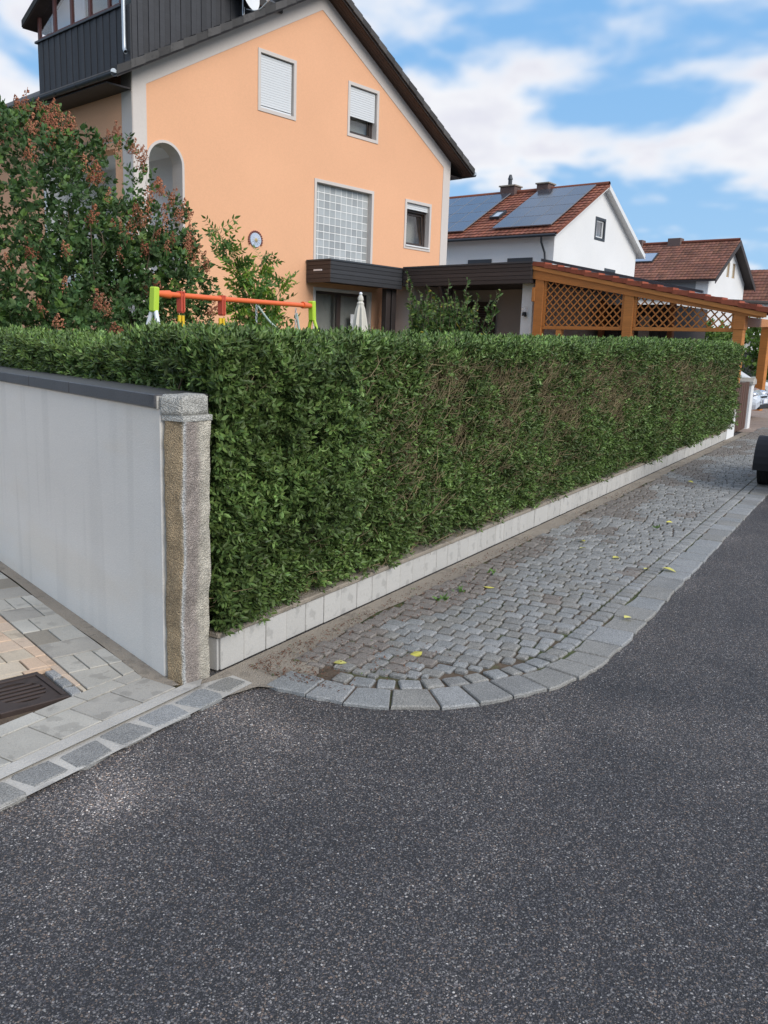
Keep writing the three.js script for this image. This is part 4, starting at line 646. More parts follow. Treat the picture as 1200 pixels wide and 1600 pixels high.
// ---------------------------------------------------------------- carport of orange stained timber with lattice
{
  const t = thing('carport', 'orange timber carport with diagonal lattice panels and tiled lean-to roof', 'carport', [HX, 0, HZ], HT);
  const X = 1.45, th = 0.13; const bt = (z) => 3.56 - (z - 5.15) * 0.1995, bb = (z) => 3.30 - (z - 5.3) * 0.168; const tm = () => pick(M.timber);
  for (const [z0, z1] of [[5.19, 5.44], [7.60, 7.84], [10.14, 10.35]]) mesh('post', box(X, 0, z0, X + th + 0.03, bb((z0 + z1) / 2) + 0.03, z1, 0.01), tm(), t);
  mesh('corbel', box(X - 0.02, 2.78, 5.12, X + 0.12, 3.12, 5.21, 0.01), tm(), t); mesh('corbel', box(X - 0.012, 2.16, 10.125, X + th + 0.045, 2.56, 10.37, 0.01), M.timber[2], t);
  const beam = outline([[-5.12, bt(5.12)], [-10.62, bt(10.62)], [-10.74, bt(10.7) - 0.03], [-10.60, bb(10.5) - 0.02], [-5.12, bb(5.12)]], [], th, th); beam.rotateY(Math.PI / 2); beam.translate(X - 0.02, 0, 0); mesh('beam', beam, M.timber[2], t);
  const barge = outline([[-5.10, bt(5.1) + 0.07], [-10.8, bt(10.8) + 0.07], [-10.8, bt(10.8) - 0.02], [-5.10, bt(5.1) - 0.02]], [], 0.03, 0.03); barge.rotateY(Math.PI / 2); barge.translate(X - 0.055, 0, 0); mesh('barge_board', barge, M.timber[1], t);
  // verge tiles, each lapping the next
  const n = 16; for (let i = 0; i < n; i++) { const za = 5.10 + 5.85 * i / n, zb = 5.10 + 5.85 * (i + 1.0) / n; const g = outline([[-za, bt(za) + 0.072], [-zb - 0.02, bt(zb) + 0.088], [-zb - 0.02, bt(zb) + 0.205], [-za, bt(za) + 0.160]], [], 0.30, 0.30); g.rotateY(Math.PI / 2); g.translate(X - 0.075 + R(-0.004, 0.004), 0, 0); mesh('verge_tile', g, M.carportTile[i % 3], t); }
  const slab = outline([[-5.0, bt(5.0) + 0.02], [-10.85, bt(10.85) + 0.02], [-10.85, bt(10.85) + 0.13], [-5.0, bt(5.0) + 0.13]], [], 5.2, 5.2); slab.rotateY(Math.PI / 2); slab.translate(X + 0.14, 0, 0); mesh('roof', slab, M.carportTile[2], t);
  const fl = outline([[-5.0, bt(5.0) + 0.20], [-9.2, bt(9.2) + 0.20], [-9.2, bt(9.2) + 0.26], [-5.0, bt(5.0) + 0.27]], [], 0.06, 0.06); fl.rotateY(Math.PI / 2); fl.translate(X + 0.5, 0, 0); mesh('flashing', fl, M.darkMetal, t);
  // lattice panels: frame and two layers of crossing slats
  const lat = (z0, z1) => {
    const p = new THREE.Group(); p.name = 'lattice_panel'; t.add(p); const yb = 2.16;
    mesh('rail', box(X + 0.04, yb - 0.045, z0, X + 0.09, yb + 0.035, z1, 0.004), tm(), p); mesh('stile', box(X + 0.03, yb + 0.035, z0, X + 0.09, bb(z0) + 0.05, z0 + 0.06), tm(), p); mesh('stile', box(X + 0.03, yb + 0.035, z1 - 0.06, X + 0.09, bb(z1) + 0.05, z1), tm(), p);
    const top = (z) => bb(z) - 0.01, step = 0.190;
    for (const s of [1, -1]) for (let c = -3; c < 4; c += step) { // line y = yb + s*(z - zc)
      const zc = (z0 + z1) / 2 + c - s * 0.6; let pts = []; const f = (z) => yb + s * (z - zc);
      // interval where yb <= f <= top and z0<=z<=z1
      let a = z0 + 0.03, b = z1 - 0.03; if (s > 0) { a = Math.max(a, zc); const zi = zc + (top(zc) - yb) / (1 + 0.168); b = Math.min(b, zi); } else { b = Math.min(b, zc); const zi = zc - (top(zc) - yb) / (1 - 0.168); a = Math.max(a, zi); }
      if (b - a < 0.05) continue; const xx = X + (s > 0 ? 0.048 : 0.066); mesh('slat', bar([xx, f(a), a], [xx, f(b), b], 0.014, 0.028), M.timber[s > 0 ? 0 : 2], p);
    }
  };
  lat(5.44, 7.60); lat(7.84, 10.14);
  mesh('stub_post', box(X + 0.05, 0, 5.83, X + 0.19, 2.12, 5.98, 0.008), tm(), t);
  // rear row of posts, eaves beam along the street
  for (const [x, z] of [[4.7, 7.30], [4.7, 5.3]]) mesh('post', box(x, 0, z - 0.07, x + 0.14, 3.0, z + 0.07, 0.008), M.timberDark, t);
  const pe = (a) => { const d = [a[0] - HX, a[2] - HZ]; return [d[0] * hc + d[1] * hs, a[1], -d[0] * hs + d[1] * hc]; };
  const q = pe([25.6, 0, -0.78]); mesh('eaves_beam', bar([X + 0.1, 2.33, 10.22], [q[0], 2.62, q[2]], 0.12, 0.22, 0.01), M.timber[0], t); mesh('post', box(q[0] - 0.12, 0, q[2] - 0.12, q[0] + 0.12, 2.55, q[2] + 0.12, 0.012), M.timber[0], t);
}
{ // dark boarded shed under the carport, seen through the lattice
  const t = thing('shed', 'dark boarded shed standing under the carport behind the lattice', 'shed', [HX, 0, HZ], HT);
  for (let i = 0; i < 10; i++) mesh('board', box(5.0, 0, 5.1 + i * 0.2, 5.03, 2.9, 5.295 + i * 0.2, 0.004), M.brownBoards[i % 3], t); mesh('body', box(5.04, 0, 5.12, 7.6, 2.9, 7.08), M.brownBoards[0], t); mesh('pale_panel', box(4.97, 1.1, 6.3, 4.995, 2.6, 6.6), M.beige, t);
}
// ---------------------------------------------------------------- neighbouring houses
function tiledRoof(parent, name, x0, y0, x1, y1, zA, zB, pitch, colw, mats) { // one slope from eave (x0,y0) to ridge (x1,y1), courses of tiles stepped one over the other
  const L = Math.hypot(x1 - x0, y1 - y0), n = Math.round(L / pitch), ux = (x1 - x0) / L, uy = (y1 - y0) / L; const nx = -uy * Math.sign(ux || 1), ny = Math.abs(ux); const g = []; const P = [], C = [];
  const T = (a, b, c, k) => { P.push(...a, ...b, ...c); for (let i = 0; i < 3; i++) C.push(...k); };
  const nc = Math.round((zB - zA) / colw);
  for (let r = 0; r < n; r++) for (let c = 0; c < nc; c++) {
    const s0 = r * L / n - 0.02, s1 = (r + 1) * L / n, za = zA + (zB - zA) * c / nc, zb = zA + (zB - zA) * (c + 1) / nc, h0 = 0.075, h1 = 0.035; const v = R(0.72, 1.25) * (1 + 0.45 * fbm(r * 0.21, c * 0.17, 3, 3)); const k = [v * R(0.93, 1.07), v, v * R(0.9, 1.1)];
    const pt = (s, z, h) => [x0 + ux * s + nx * h, y0 + uy * s + ny * h, z]; const zm = za + (zb - za) * 0.62;
    const a = pt(s0, za, h0), m0 = pt(s0, zm, h0 + 0.022), b = pt(s0, zb, h0), d = pt(s1, za, h1), m1 = pt(s1, zm, h1 + 0.022), e = pt(s1, zb, h1), f0 = pt(s0, za, h0 - 0.05), f1 = pt(s0, zb, h0 - 0.05);
    T(a, m0, m1, k); T(a, m1, d, k); T(m0, b, e, k); T(m0, e, m1, k); T(f0, m0, a, k); T(f0, f1, m0, k); T(f1, b, m0, k);
  }
  const geo = new THREE.BufferGeometry(); geo.setAttribute('position', new THREE.Float32BufferAttribute(P, 3)); geo.setAttribute('color', new THREE.Float32BufferAttribute(C, 3)); const q = uvm(geo); return stuff(mesh(name, q, mats, parent));
}
const clayV = std({ vertexColors: true, roughness: 0.85, color: lin(0.235, 0.082, 0.048) }), clayB = std({ vertexColors: true, roughness: 0.88, color: lin(0.20, 0.085, 0.055) });
{
  const t = thing('white_house', 'white house with solar panels on its red tiled roof', 'house', [33.56, 0, -10.55], -0.1431);
  const W = 8.7, xm = 4.35, ye = 6.60, ya = 9.02, m = (ya - ye) / xm, D = 13; const yr = (x) => ya - m * Math.abs(x - xm);
  const w1 = [3.80, 6.72, 4.90, 7.74], w2 = [5.15, 4.30, 6.38, 5.56];
  mesh('gable_wall', outline([[0, -0.2], [W, -0.2], [W, ye], [xm, ya], [0, ye]], [rect(...w1), rect(...w2)], 0.35, 0), M.white, t);
  mesh('side_wall', [box(0, -0.2, -D, 0.35, ye, -0.35), box(W - 0.35, -0.2, -D, W, ye, -0.35), box(0.35, -0.2, -D, W - 0.35, ye, -D + 0.35)], M.white, t);
  const wins = [[w1, 0], [w2, 0]];
  for (const [o] of wins) { const f = windowFrame(t, 'window', o[0], o[1], o[2], o[3], 0.02, 0.12, 0.10, M.darkMetal); const s = windowFrame(f, 'sash', o[0] + 0.12, o[1] + 0.12, o[2] - 0.12, o[3] - 0.12, -0.06, 0.07, 0.05, M.windowFrameWhite); mesh('pane', box(o[0] + 0.18, o[1] + 0.18, -0.09, o[2] - 0.18, o[3] - 0.18, -0.085), M.glass, f); mesh('blind', box(o[0], o[1], -0.40, o[2], o[3], -0.36), M.curtain, f); }
  for (const [z0, z1] of [[-4.35, -3.1], [-2.25, -1.0], [-8, -6.8]]) { const f = mesh('window', [box(-0.035, 4.1, z0, 0.01, 5.55, z0 + 0.09), box(-0.035, 4.1, z1 - 0.09, 0.01, 5.55, z1), box(-0.05, 5.40, z0, 0.01, 5.58, z1)], M.darkMetal, t); mesh('pane', box(-0.012, 4.1, z0 + 0.09, -0.004, 5.40, z1 - 0.09), std({ color: lin(0.10, 0.12, 0.14), roughness: 0.06 }), f); }
  const ov = 0.30, ev = 0.42;
  for (const s of [-1, 1]) { const xe = s < 0 ? -ev : W + ev; const P = (x, d) => [x, yr(x) + d]; mesh('roof_deck', outline([P(xm, 0.0), P(xe, 0.0), P(xe, 0.14), P(xm, 0.14)], [], D + ov + 0.3, ov), M.windowFrameWhite, t); tiledRoof(t, 'roof_tiles', xe, yr(xe) + 0.11, xm, ya + 0.11, -D - 0.3, ov + 0.02, 0.33, 0.24, clayV); mesh('verge_board', outline([P(xm, s < 0 ? 0.07 : -0.06), P(xe, s < 0 ? 0.07 : -0.06), P(xe, 0.17), P(xm, 0.17)], [], 0.03, ov + 0.034), s < 0 ? M.clay[0] : M.windowFrameWhite, t); mesh('gutter', tube([[xe - s * -0.06, yr(xe) + 0.06, ov], [xe - s * -0.06, yr(xe) + 0.06, -D]], 0.065, 8, 2), M.darkMetal, t); }
  mesh('ridge_cap', tube([[xm, ya + 0.2, ov], [xm, ya + 0.2, -D]], 0.11, 8, 2), M.clay[0], t);
  mesh('downpipe', tube([[-ev + 0.0, 6.40, -0.42], [-ev + 0.04, 6.15, -0.42], [-0.10, 5.75, -0.38], [-0.06, 5.3, -0.36], [-0.06, 2.0, -0.36]], 0.045, 8, 18), M.darkMetal, t);
  // solar panels lie on the near slope
  const pm = [0.05, 0.06, 0.07].map((k) => new THREE.MeshPhysicalMaterial({ color: lin(k, k * 1.08, k * 1.35), roughness: 0.22, clearcoat: 0.6, clearcoatRoughness: 0.12 })); const pf_ = std({ color: lin(0.30, 0.31, 0.33), roughness: 0.4, metalness: 0.5 }); const sl = Math.atan(m), cs = Math.cos(sl), sn = Math.sin(sl);
  const panel = (s0, s1, z0, z1) => { const p = new THREE.Group(); p.name = 'solar_panel'; p.position.set(0, ye + 0.30, 0); p.rotation.z = sl; t.add(p); mesh('cell_sheet', box(s0 + 0.012, 0, z0 + 0.012, s1 - 0.012, 0.03, z1 - 0.012), pick(pm), p); mesh('panel_frame', [box(s0, -0.012, z0, s1, 0.033, z0 + 0.012), box(s0, -0.012, z1 - 0.012, s1, 0.033, z1), box(s0, -0.012, z0 + 0.012, s0 + 0.012, 0.033, z1 - 0.012), box(s1 - 0.012, -0.012, z0 + 0.012, s1, 0.033, z1 - 0.012)], pf_, p); };
  for (let r = 0; r < 4; r++) for (let c = 0; c < 3; c++) panel(0.02 + r * 1.16, 0.02 + (r + 1) * 1.16 - 0.02, -3.16 + c * 0.985, -3.16 + (c + 1) * 0.985 - 0.02);
  for (let r = 0; r < 4; r++) for (let c = 0; c < 5; c++) panel(-0.05 + r * 1.16, -0.05 + (r + 1) * 1.16 - 0.02, -9.62 + c * 0.985, -9.62 + (c + 1) * 0.985 - 0.02);
  const sk = new THREE.Group(); sk.name = 'skylight'; sk.position.set(0, ye + 0.27, 0); sk.rotation.z = sl; t.add(sk); mesh('frame', [box(1.40, -0.05, -4.12, 2.15, 0.07, -4.05), box(1.40, -0.05, -3.66, 2.15, 0.07, -3.59), box(1.40, -0.05, -4.05, 1.47, 0.07, -3.66), box(2.08, -0.05, -4.05, 2.15, 0.07, -3.66)], M.darkMetal, sk); mesh('pane', box(1.47, 0.0, -4.05, 2.08, 0.04, -3.66), std({ color: lin(0.5, 0.55, 0.6), roughness: 0.05 }), sk);
  const brick = std({ map: concreteMap, bumpMap: concreteBump, bumpScale: 0.01, roughness: 0.9, color: lin(0.17, 0.11, 0.10) });
  const chim = (z, w, h, pipe) => { const c = mesh('chimney', box(xm - 0.32, 8.7, z - w, xm + 0.32, ya + h, z + w, 0.02), brick, t); mesh('chimney_cap', box(xm - 0.38, ya + h + 0.002, z - w - 0.05, xm + 0.38, ya + h + 0.07, z + w + 0.05, 0.01), M.concrete, c); if (pipe) mesh('flue', [tube([[xm, ya + h, z - 0.05], [xm, ya + h + 0.42, z - 0.05]], 0.10, 10, 2), new THREE.CylinderGeometry(0.06, 0.13, 0.22, 10).translate(xm, ya + h + 0.5, z - 0.05).toNonIndexed()], M.darkMetal, c); };
  chim(-4.95, 0.42, 0.46, true); chim(-3.0, 0.32, 0.42, false);
}
{
  const t = thing('brown_roof_house', 'house with weathered brown tiled roof and white gable behind the carport', 'house', [62.07, 0, -9.33], -0.1693);
  const W = 7.5, xm = 3.75, ye = 7.15, ya = 9.75, m = (ya - ye) / xm, D = 14; const yr = (x) => ya - m * Math.abs(x - xm); const w1 = [3.35, 7.35, 3.95, 8.40], w2 = [4.55, 7.35, 5.15, 8.40];
  mesh('gable_wall', outline([[0, -0.2], [W, -0.2], [W, ye], [xm, ya], [0, ye]], [rect(...w1), rect(...w2)], 0.35, 0), M.white, t);
  mesh('side_wall', [box(0, -0.2, -D, 0.35, ye, -0.9), box(W - 0.35, -0.2, -D, W, ye, -0.35), box(0.35, -0.2, -D, W - 0.35, ye, -D + 0.35)], M.greyWall, t); mesh('corner_return', box(-0.004, -0.2, -0.9, 0.35, ye, -0.35), M.white, t);
  for (const o of [w1, w2]) { const f = windowFrame(t, 'window', o[0], o[1], o[2], o[3], -0.05, 0.09, 0.08, std({ color: lin(0.42, 0.30, 0.17), roughness: 0.7 })); mesh('pane', box(o[0] + 0.09, o[1] + 0.09, -0.10, o[2] - 0.09, o[3] - 0.09, -0.09), std({ color: lin(0.50, 0.45, 0.36), roughness: 0.2 }), f); }
  for (const s of [-1, 1]) { const ev = 0.6, ov = 0.65, xe = s < 0 ? -ev : W + ev; const P = (x, d) => [x, yr(x) + d]; mesh('roof_deck', outline([P(xm, 0), P(xe, 0), P(xe, 0.16), P(xm, 0.16)], [], D + ov + 0.3, ov), M.brownBoards[0], t); tiledRoof(t, 'roof_tiles', xe, yr(xe) + 0.13, xm, ya + 0.13, -D - 0.3, ov + 0.02, 0.36, 0.30, clayB); mesh('verge_board', outline([P(xm, -0.18), P(xe, -0.18), P(xe, 0.18), P(xm, 0.18)], [], 0.04, ov + 0.045), M.brownBoards[1], t); }
  mesh('ridge_cap', tube([[xm, ya + 0.24, 0.6], [xm, ya + 0.24, -D]], 0.12, 8, 2), M.clay[2], t);
  const sl = Math.atan(m), sk = new THREE.Group(); sk.name = 'skylight'; sk.position.set(0, ye + 0.26, 0); sk.rotation.z = sl; t.add(sk); mesh('frame', box(1.7, -0.03, -6.6, 3.0, 0.06, -4.9), M.darkMetal, sk); mesh('pane', box(1.78, 0.062, -6.52, 2.92, 0.075, -4.98), std({ color: lin(0.24, 0.34, 0.48), roughness: 0.06 }), sk);
  for (const [z, w] of [[-7.2, 0.45], [-4.2, 0.5]]) mesh('chimney', box(xm - 0.35, 9.3, z - w, xm + 0.35, ya + 0.55, z + w, 0.02), std({ color: lin(0.14, 0.10, 0.09), roughness: 0.9 }), t);
}
{
  const t = thing('far_house', 'far red brown tiled roof at the right edge of the picture', 'house', [78, 0, -1.5], -0.17);
  const W = 8, xm = 4, ye = 5.4, ya = 9.3, m = (ya - ye) / xm, D = 12; const yr = (x) => ya - m * Math.abs(x - xm);
  mesh('wall', outline([[0, -0.2], [W, -0.2], [W, ye], [xm, ya], [0, ye]], [], D, 0), M.white, t);
  for (const s of [-1, 1]) { const xe = s < 0 ? -0.6 : W + 0.6; mesh('roof_deck', outline([[xm, ya], [xe, yr(xe)], [xe, yr(xe) + 0.16], [xm, ya + 0.16]], [], D + 1, 0.5), M.brownBoards[0], t); tiledRoof(t, 'roof_tiles', xe, yr(xe) + 0.13, xm, ya + 0.13, -D - 0.5, 0.52, 0.4, 0.34, clayB); }
}
{ // low white garage beyond the carport
  const t = thing('outbuilding', 'white outbuilding with tan panels seen through the carport lattice', 'outbuilding', [33.6, 0, -4.4], 0.75);
  mesh('wall', box(0, -0.1, -4.5, 0.3, 3.75, 4.5), M.white, t); mesh('body', box(0.3, -0.1, -4.5, 6, 3.75, 4.5), M.white, t); mesh('roof_edge', box(-0.25, 3.752, -4.8, 6.3, 3.86, 4.8, 0.02), M.brownBoards[0], t); mesh('lean_to_roof', box(-0.5, 2.40, -4.0, -0.002, 2.50, 4.0, 0.02), M.brownBoards[0], t); for (let i = 0; i < 5; i++) mesh('tan_panel', box(-0.03, 2.52, -3.4 + i * 0.62, -0.002, 3.35, -2.8 + i * 0.62, 0.01), M.peach[1], t);
}
{ // grey screen wall behind the cars
  const t = thing('yard_wall', 'plain grey yard wall behind the parked cars', 'wall', [30.5, 0, 0], 0); mesh('panel', box(0, 0, -9, 0.22, 1.75, 6, 0.01), std({ map: concreteMap, roughness: 0.95, color: lin(0.36, 0.35, 0.36) }), t); mesh('coping', box(-0.03, 1.752, -9, 0.25, 1.80, 6, 0.008), M.concrete, t);
}
// ---------------------------------------------------------------- plants
const M4 = new THREE.Matrix4(), Q = new THREE.Quaternion(), E3 = new THREE.Euler(), V = (x, y, z) => new THREE.Vector3(x, y, z);
function leafGeo(L, W, fold = 0.25, curl = 0.15, wide = 0.42) { // folded blade from the origin along +y, face up +z; 8 triangles
  const st = [[0, 0.0], [0.22, 0.72], [wide, 1.0], [0.75, 0.62], [1, 0]]; const P = []; const pt = (i, s) => { const [t, w] = st[i]; return [s * w * W / 2, t * L, Math.abs(s) * w * W / 2 * fold - curl * L * t * t]; };
  for (let i = 0; i < 4; i++) for (const s of [-1, 1]) { const a = pt(i, 0), b = pt(i + 1, 0), c = pt(i, s), d = pt(i + 1, s); const q = s < 0 ? [[a, b, d], [a, d, c]] : [[a, d, b], [a, c, d]]; for (const tr of q) { const ar = new THREE.Triangle(V(...tr[0]), V(...tr[1]), V(...tr[2])).getArea(); if (ar > 1e-10) tr.forEach((v) => P.push(...v)); } }
  const g = new THREE.BufferGeometry(); g.setAttribute('position', new THREE.Float32BufferAttribute(P, 3)); g.setAttribute('uv', new THREE.Float32BufferAttribute(new Float32Array(P.length / 3 * 2), 2)); g.computeVertexNormals(); return g;
}
function place(g, pos, dir, roll, sc = 1) { // copy of g with its y axis along dir
  const c = g.clone(); const q = new THREE.Quaternion().setFromUnitVectors(V(0, 1, 0), dir.clone().normalize()); q.multiply(new THREE.Quaternion().setFromAxisAngle(V(0, 1, 0), roll)); c.applyMatrix4(new THREE.Matrix4().compose(pos, q, V(sc, sc, sc))); return c;
}
function tint(g, c) { const n = g.attributes.position.count, a = new Float32Array(n * 3); for (let i = 0; i < n; i++) { a[i * 3] = c[0]; a[i * 3 + 1] = c[1]; a[i * 3 + 2] = c[2]; } g.setAttribute('color', new THREE.BufferAttribute(a, 3)); return g; }
const stemTint = [0.9, 0.6, 0.45];
// a sprig: pairs of leaves up a short shoot, +y is outwards
function sprig(len, pairs, leaf, spread, tip = true) {
  const parts = []; const bend = R(-0.25, 0.25), bz = R(-0.25, 0.25);
  const at = (t) => V(bend * len * t * t, len * t, bz * len * t * t);
  parts.push(tint(tube([at(0), at(0.5), at(1)], 0.0016, 3, 3, 0.0006), [1.5, 0.9, 1.2]));
  for (let i = 0; i < pairs; i++) { const t = (i + 0.7) / pairs, base = at(t), ang = i * 1.57 + R(-0.3, 0.3); for (const s of [0, Math.PI]) { const a = ang + s + R(-0.25, 0.25), el = spread * R(0.75, 1.2); const dir = V(Math.cos(a) * Math.sin(el), Math.cos(el), Math.sin(a) * Math.sin(el)); const k = R(0.72, 1.1); parts.push(tint(place(leaf, base, dir, Math.atan2(Math.cos(a), Math.sin(a)) + R(-0.5, 0.5), k), (() => { const v = R(0.78, 1.25); return [v * R(0.9, 1.12), v, v * R(0.85, 1.1)]; })())); } }
  if (tip) parts.push(tint(place(leaf, at(1), V(bend, 1, bz), R(0, 6), 0.7), [1.15, 1.2, 1.0]));
  return merge(parts);
}
const leafMat = (o) => new THREE.MeshPhysicalMaterial({ vertexColors: true, roughness: 0.5, transmission: 0.22, thickness: 0, side: THREE.DoubleSide, color: lin(1, 1, 1), ...o });
const M_hedge = leafMat({ roughness: 0.46, specularIntensity: 0.55 }), M_leaf = leafMat({ roughness: 0.55, transmission: 0.3, specularIntensity: 0.5 });
const bark = std({ color: lin(0.17, 0.125, 0.085), roughness: 0.95, map: concreteMap });
const barkTwig = std({ color: lin(1, 1, 1), roughness: 0.9 });
function scatter(name, geos, mat, list, parent) { // list of {p, d, roll, s, c}; one instanced mesh per geometry
  const per = geos.map(() => []); list.forEach((q) => per[Math.floor(rnd() * geos.length)].push(q));
  per.forEach((l, gi) => { if (!l.length) return; const im = new THREE.InstancedMesh(geos[gi], mat, l.length); im.name = name; im.userData.kind = 'stuff'; im.castShadow = im.receiveShadow = true; l.forEach((q, i) => { const qq = new THREE.Quaternion().setFromUnitVectors(V(0, 1, 0), q.d.clone().normalize()); qq.multiply(new THREE.Quaternion().setFromAxisAngle(V(0, 1, 0), q.roll)); im.setMatrixAt(i, M4.compose(q.p, qq, V(q.s, q.s, q.s))); im.setColorAt(i, q.c); }); im.instanceMatrix.needsUpdate = true; im.instanceColor.needsUpdate = true; parent.add(im); });
}
// the clipped hedge: a long run beside the street and a short run behind the garden wall
const hedgeLeaf = leafGeo(0.033, 0.0135, 0.3, 0.14, 0.45);
const hedgeSprigs = []; for (let i = 0; i < 6; i++) hedgeSprigs.push(sprig(R(0.055, 0.085), pick([4, 5, 5]), hedgeLeaf, R(0.85, 1.1)));
function twigGeo() { const L = R(0.12, 0.26), parts = []; const a = V(0, 0, 0), b = V(R(-0.03, 0.03), L * 0.5, R(-0.03, 0.03)), c = V(R(-0.06, 0.06), L, R(-0.05, 0.05)); parts.push(tube([a, b, c], R(0.0028, 0.0046), 4, 4, 0.0016)); for (let k = 0; k < 2; k++) { const t = R(0.3, 0.8), p = a.clone().lerp(c, t), e = p.clone().add(V(R(-0.07, 0.07), R(0.02, 0.08), R(-0.07, 0.07))); parts.push(tube([p, p.clone().lerp(e, 0.5).add(V(0.004, 0, 0.004)), e], 0.0024, 3, 2, 0.0012)); } return merge(parts); }
const twigs = []; for (let i = 0; i < 8; i++) twigs.push(twigGeo());
function hedge(name, label, map, len, depth, topY, baseY, opts) {
  // local frame: s along, f outwards from the face (0 at the face, negative inside); map(s, y, f) -> world
  const t = thing(name, label, 'hedge');
  const leaves = [], tw = [];
  const green = (fresh, v) => { const k = v; return fresh ? lin(0.175 * k, 0.275 * k, 0.085 * k) : lin(0.098 * k, 0.158 * k, 0.044 * k); };
  const bulge = (s, y) => 0.045 * N3(s * 1.3, y * 1.7, 2.2) + 0.035 * N3(s * 3.9, y * 4.1, 7.7) + 0.03 * N3(s * 9.1, y * 8.3, 1.7);
  const dens = opts.density;
  const nrmF = (a, b) => { const o = map(0, 0, 0); return map(a[0], a[1], a[2]).sub(o).normalize(); };
  const dirOf = (ds, dy, df) => nrmF([ds, dy, df]);
  const clear = (p) => (p.x - wallO[0]) * wq[0] + (p.z - wallO[1]) * wq[1] < -0.27;
  const emit = (s, y, f, dir, fresh, sc) => { const p = map(s, y, f); if (!clear(p)) return; leaves.push({ p, d: dirOf(...dir), roll: R(0, 6.28), s: sc * R(0.75, 1.4), c: green(fresh, R(0.6, 1.4) * (1 + 0.5 * N3(s * 2.3, y * 2.6, f * 2 + 3))) }); };
  // the face
  const area = len * (topY(0) - baseY); const nF = Math.round(opts.faceCount);
  for (let i = 0; i < nF; i++) {
    const s = opts.biased ? len * Math.pow(rnd(), 1.55) : R(0, len); const far = smooth(3, 12, s), y = baseY + Math.pow(rnd(), 0.92) * (topY(s) - baseY), d = dens(s, y); if (rnd() > d) continue;
    const dep = -Math.pow(rnd(), 1.6) * 0.16; const f = bulge(s, y) + dep - (1 - d) * 0.09; emit(s, y, f, [R(-0.7, 0.7), R(-0.35, 1.0), R(0.35, 1.1)], rnd() < 0.10, opts.biased ? 1 + 0.45 * far : 1);
  }
  // the clipped top, fresh growth on it
  for (let i = 0; i < opts.topCount; i++) { const s = opts.biased ? len * Math.pow(rnd(), 1.45) : R(0, len), f = -rnd() * depth, edge = smooth(0.0, -0.12, f); const y = topY(s) + 0.035 * N3(s * 2.1, f * 2.1, 5.5) + 0.018 * N3(s * 7, f * 7, 1.1) - Math.pow(rnd(), 1.5) * 0.12 - (1 - edge) * 0.03 * rnd(); emit(s, y, f + 0.02, [R(-0.6, 0.6), R(0.55, 1.1), R(-0.4, 0.6)], rnd() < 0.55, opts.biased ? 1 + 0.4 * smooth(3, 12, s) : 1); }
  // ends
  for (const e of opts.ends) for (let i = 0; i < opts.endCount; i++) { const y = R(baseY, topY(e ? len : 0)), f = -rnd() * depth; const s = e ? len + R(-0.12, 0.03) : R(-0.03, 0.12); emit(s, y, f, [e ? R(0.3, 1) : R(-1, -0.3), R(-0.2, 0.9), R(-0.6, 0.6)], rnd() < 0.1, 1); }
  // sparser growth inside
  for (let i = 0; i < opts.inner; i++) { const s = opts.biased ? len * Math.pow(rnd(), 1.4) : R(0, len), y = R(baseY, topY(s) - 0.05), f = -R(0.12, depth - 0.05); emit(s, y, f, [R(-1, 1), R(-0.3, 1), R(-0.6, 1)], false, 1.2); }
  scatter('foliage', hedgeSprigs, M_hedge, leaves, t);
  // cut twigs standing bare in the thin places
  for (let i = 0; i < opts.twigs; i++) { const s = opts.biased ? len * Math.pow(rnd(), 1.35) : R(0, len), y = baseY + rnd() * (topY(s) - 0.06 - baseY), d = dens(s, y); if (rnd() < 0.10 + d * 0.84) continue; const f = bulge(s, y) + 0.02 - R(0.0, 0.14); const k = R(0.7, 1.35), yel = rnd(); { if (!clear(map(s, y, f - 0.1)) || s < 0.15) continue; } tw.push({ p: map(s, y - 0.08, f - 0.05), d: dirOf(R(-0.7, 0.7), R(0.35, 1.1), R(-0.1, 0.5)), roll: R(0, 6.28), s: R(0.7, 1.25) * (opts.biased ? 1 + 0.25 * smooth(4, 12, s) : 1), c: lin((0.16 + 0.12 * yel) * k, (0.125 + 0.10 * yel) * k, (0.07 + 0.05 * yel) * k) }); }
  scatter('twigs', twigs, barkTwig, tw, t);
  // woody stems rooted in a row
  for (let s = 0.15; s < len; s += R(0.22, 0.36)) { const h = topY(s) - baseY, f0 = -depth * R(0.35, 0.6), parts = []; const nb = 4; parts.push(tube([map(s, baseY - 0.12, f0), map(s + R(-0.05, 0.05), baseY + h * 0.3, f0 + R(-0.08, 0.08)), map(s + R(-0.1, 0.1), baseY + h * 0.62, f0 + R(-0.12, 0.14)), map(s + R(-0.15, 0.15), baseY + h * 0.92, f0 + R(-0.15, 0.2))], R(0.010, 0.016), 6, 8, 0.004)); for (let k = 0; k < nb; k++) { const y0 = baseY + h * R(0.05, 0.6), s1 = s + R(-0.28, 0.28), f1 = -R(0.0, 0.16); parts.push(tube([map(s, y0, f0), map((s + s1) / 2 + R(-0.04, 0.04), y0 + h * 0.12, (f0 + f1) / 2), map(s1, Math.min(y0 + h * R(0.2, 0.4), topY(s) - 0.1), f1 - 0.04)], R(0.005, 0.008), 5, 6, 0.002)); } mesh('stem', parts, bark, t); }
